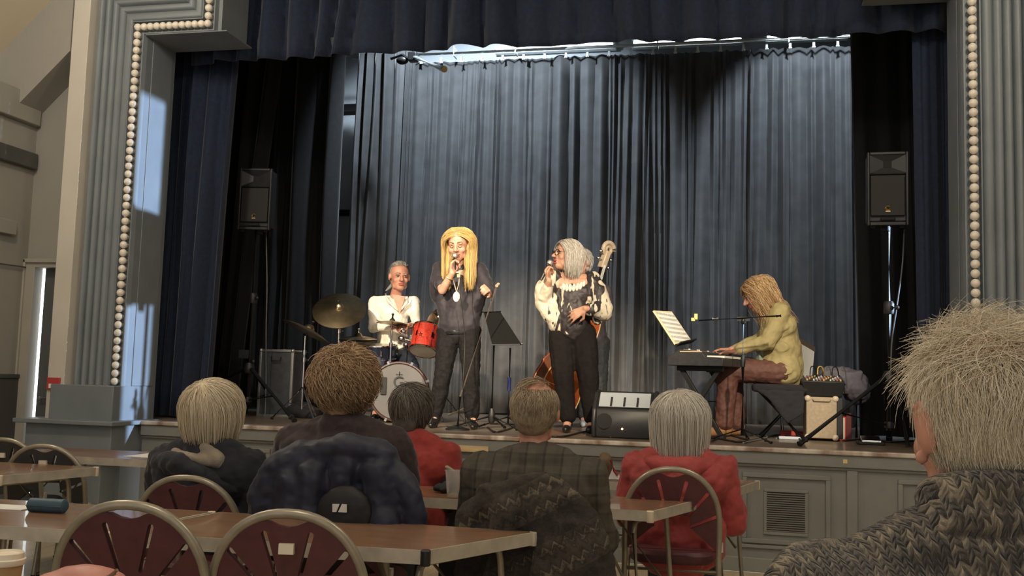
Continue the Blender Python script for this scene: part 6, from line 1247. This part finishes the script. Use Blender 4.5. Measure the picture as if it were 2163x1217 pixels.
# ------------------------------------------------------------------ man in the knitted jumper, close to the camera
def knit():
    m_ = bpy.data.materials.new('marled_chunky_knit'); m_.use_nodes = True; nt = m_.node_tree; b = nt.nodes['Principled BSDF']; b.inputs['Roughness'].default_value = .95; b.inputs['Sheen Weight'].default_value = .2
    tc = nt.nodes.new('ShaderNodeTexCoord'); nz0 = nt.nodes.new('ShaderNodeTexNoise'); nz0.inputs['Scale'].default_value = 30; wv = nt.nodes.new('ShaderNodeMix'); wv.data_type = 'VECTOR'; wv.inputs[0].default_value = .010; nt.links.new(tc.outputs['Object'], nz0.inputs['Vector']); nt.links.new(tc.outputs['Object'], wv.inputs[4]); nt.links.new(nz0.outputs[1], wv.inputs[5])
    sx = nt.nodes.new('ShaderNodeSeparateXYZ'); nt.links.new(wv.outputs[1], sx.inputs[0])
    def mth(op, a, b_=0.): n = nt.nodes.new('ShaderNodeMath'); n.operation = op; [nt.links.new(v, n.inputs[i]) if hasattr(v, 'links') else setattr(n.inputs[i], 'default_value', v) for i, v in enumerate((a, b_))]; return n.outputs[0]
    u = mth('MULTIPLY', mth('ADD', sx.outputs[0], mth('MULTIPLY', sx.outputs[1], .35)), 92.); v0 = mth('MULTIPLY', mth('ADD', sx.outputs[2], mth('MULTIPLY', sx.outputs[1], .8)), 85.)
    col = mth('FLOOR', u); fu = mth('FRACT', u); vee = mth('ADD', v0, mth('MULTIPLY', mth('ABSOLUTE', mth('SUBTRACT', fu, .5)), 2.0)); row = mth('FLOOR', vee); fv = mth('FRACT', vee); half = mth('GREATER_THAN', fu, .5)
    cb = nt.nodes.new('ShaderNodeCombineXYZ'); nt.links.new(mth('ADD', mth('MULTIPLY', col, 2.), half), cb.inputs[0]); nt.links.new(row, cb.inputs[1]); wn = nt.nodes.new('ShaderNodeTexWhiteNoise'); wn.noise_dimensions = '2D'; nt.links.new(cb.outputs[0], wn.inputs['Vector'])
    big = nt.nodes.new('ShaderNodeTexNoise'); big.inputs['Scale'].default_value = 22; big.inputs['Detail'].default_value = 1; mpb = nt.nodes.new('ShaderNodeMapping'); mpb.inputs['Scale'].default_value = (1, 1, 2.2); nt.links.new(tc.outputs['Object'], mpb.inputs[0]); nt.links.new(mpb.outputs[0], big.inputs['Vector'])
    val = mth('ADD', mth('MULTIPLY', wn.outputs[0], .45), mth('MULTIPLY', big.outputs[0], .9)); r = nt.nodes.new('ShaderNodeValToRGB'); cr = r.color_ramp; cr.elements[0].position = .45; cr.elements[0].color = (.022, .018, .015, 1); cr.elements[1].position = .95; cr.elements[1].color = (.32, .26, .18, 1); x = cr.elements.new(.68); x.color = (.075, .058, .043, 1)
    nt.links.new(val, r.inputs[0])
    hgt = mth('MULTIPLY', mth('SINE', mth('MULTIPLY', fv, math.pi)), mth('SINE', mth('MULTIPLY', mth('FRACT', mth('MULTIPLY', fu, 2.)), math.pi))); nt.links.new(r.outputs[0], b.inputs['Base Color'])
    fib = nt.nodes.new('ShaderNodeTexNoise'); fib.inputs['Scale'].default_value = 500; nt.links.new(tc.outputs['Object'], fib.inputs['Vector']); bp = nt.nodes.new('ShaderNodeBump'); bp.inputs['Strength'].default_value = 1; bp.inputs['Distance'].default_value = .006; nt.links.new(mth('ADD', hgt, mth('MULTIPLY', fib.outputs[0], .25)), bp.inputs['Height']); nt.links.new(bp.outputs[0], b.inputs['Normal']); return m_
KN = knit(); Y = 1.42
c = P(2078, 732, y=Y); x = c.x; z = c.z
e = empty('person', (x, Y, 0), 'white haired man in marled brown knitted jumper close to the camera', 'person', 'seated listeners')
hd = Head((x, Y, z-.105), math.pi+.30, .06, 0, 1.06); nz = z-.262; sw = .205
q = dict(hd=hd, nk=V(x+.01, Y-.045, nz), cst=V(x+.02, Y-.06, nz-.20), wst=V(x+.02, Y-.05, nz-.38), pel=V(x+.02, Y+.0, .55), shl=V(x-sw+.0, Y-.04, nz-.075), shr=V(x+sw+.03, Y-.04, nz-.075), ell=V(x-sw-.06, Y+.04, nz-.36), elr=V(x+sw+.08, Y+.04, nz-.36), wrl=V(x-.12, Y+.28, .70), wrr=V(x+.14, Y+.28, .70),
    hipl=V(x-.08, Y+.03, .54), hipr=V(x+.12, Y+.03, .54), knl=V(x-.12, Y+.45, .53), knr=V(x+.15, Y+.45, .53), anl=V(x-.12, Y+.42, .09), anr=V(x+.15, Y+.42, .09), tol=V(x-.13, Y+.56, .035), tor=V(x+.16, Y+.56, .035))
b = MB(); hd.prims(b); limbs(b, q, 1.08); hand(b, q['wrl'], V(.25, 1, -.1), V(0, 0, -1), 1, (15, 20, 15)); hand(b, q['wrr'], V(-.25, 1, -.1), V(0, 0, -1), -1, (15, 20, 15))
# modelled ears: rim and lobe
for s_ in (-1, 1):
    rim = [hd.p(s_*(.083+.006*math.sin(a)), .012+.018*math.cos(a), -.004+.030*math.sin(a)) for a in np.linspace(-1.2, 3.6, 12)]; b.chain(rim, [.0055]*12, 8); b.ell(hd.p(s_*.083, .0, -.040), .010)
blob('body', b, SKINR, e, .0055, 3); hd.face(e)
torso_cloth('jumper', q, KN, e, 1.27, .015, (.12, .02), (.35, .03), collar=.082, voxel=.008); t = MB(); t.tube([q['nk']+V(.082*math.cos(a)+.0, .078*math.sin(a)+.01, .030-.02*math.sin(a)) for a in np.linspace(0, 6.283, 25)[:-1]], .030, 10, closed=True); t.tube([q['nk']+V(.080*math.cos(a)+.0, .075*math.sin(a)+.01, .068-.02*math.sin(a)) for a in np.linspace(0, 6.283, 25)[:-1]], .024, 10, closed=True); blob('roll_collar', t, KN, e, .007, 3)
t = MB(); t.cap(q['hipl'], .115, q['hipr'], .115)
for a in 'lr': t.chain([q['hip'+a], q['kn'+a], q['an'+a]+V(0, 0, .03)], [.108, .08, .066])
blob('trousers', t, mat('dark_trousers', (.02, .02, .024), .8), e, .014, 3); shoes(q, e, BOOT)
WGR = hair_mat('white_sandy_hair', (.54, .44, .30), (.90, .84, .70), .5, (.74, .64, .48)); hull(hd, 'hair_base', mat('white_sandy_base', (.46, .37, .26), .7, var=(60, .3)), e, [((0, .034, .004), (.079, .084, .078)), ((0, .048, -.04), (.060, .045, .045))], .006, 3)
hs = groom(hd, 16000, .050, 31, lambda v: back_keep(v) & (v[:, 1] > -.5) & (v[:, 2] > -.80) & ((v[:, 2] < .66) | (v[:, 1] < -.25)), lambda v: np.stack([v[:, 0]*.15+.30*np.sin(v[:, 2]*7+v[:, 0]*6), .18*np.sin(v[:, 0]*9), -np.ones(len(v))], axis=1), 6, rad=(.078, .099, .091), lift=.09, grav=.4, noise=.20, curl=(.0012, .8), jit=.5, off=1.0); strands('hair', hs, .0004, WGR, e)
hs = groom(hd, 2600, .060, 32, lambda v: (v[:, 2] > .50) & (v[:, 1] > -.8), lambda v: np.stack([v[:, 0]*1.2-.25, .25+v[:, 1]*.3, .25*np.ones(len(v))], axis=1), 7, rad=(.081, .101, .091), lift=.42, grav=.1, noise=.6, curl=(.002, .7), jit=.6); strands('wispy_crown_hair', hs, .00036, WGR, e)
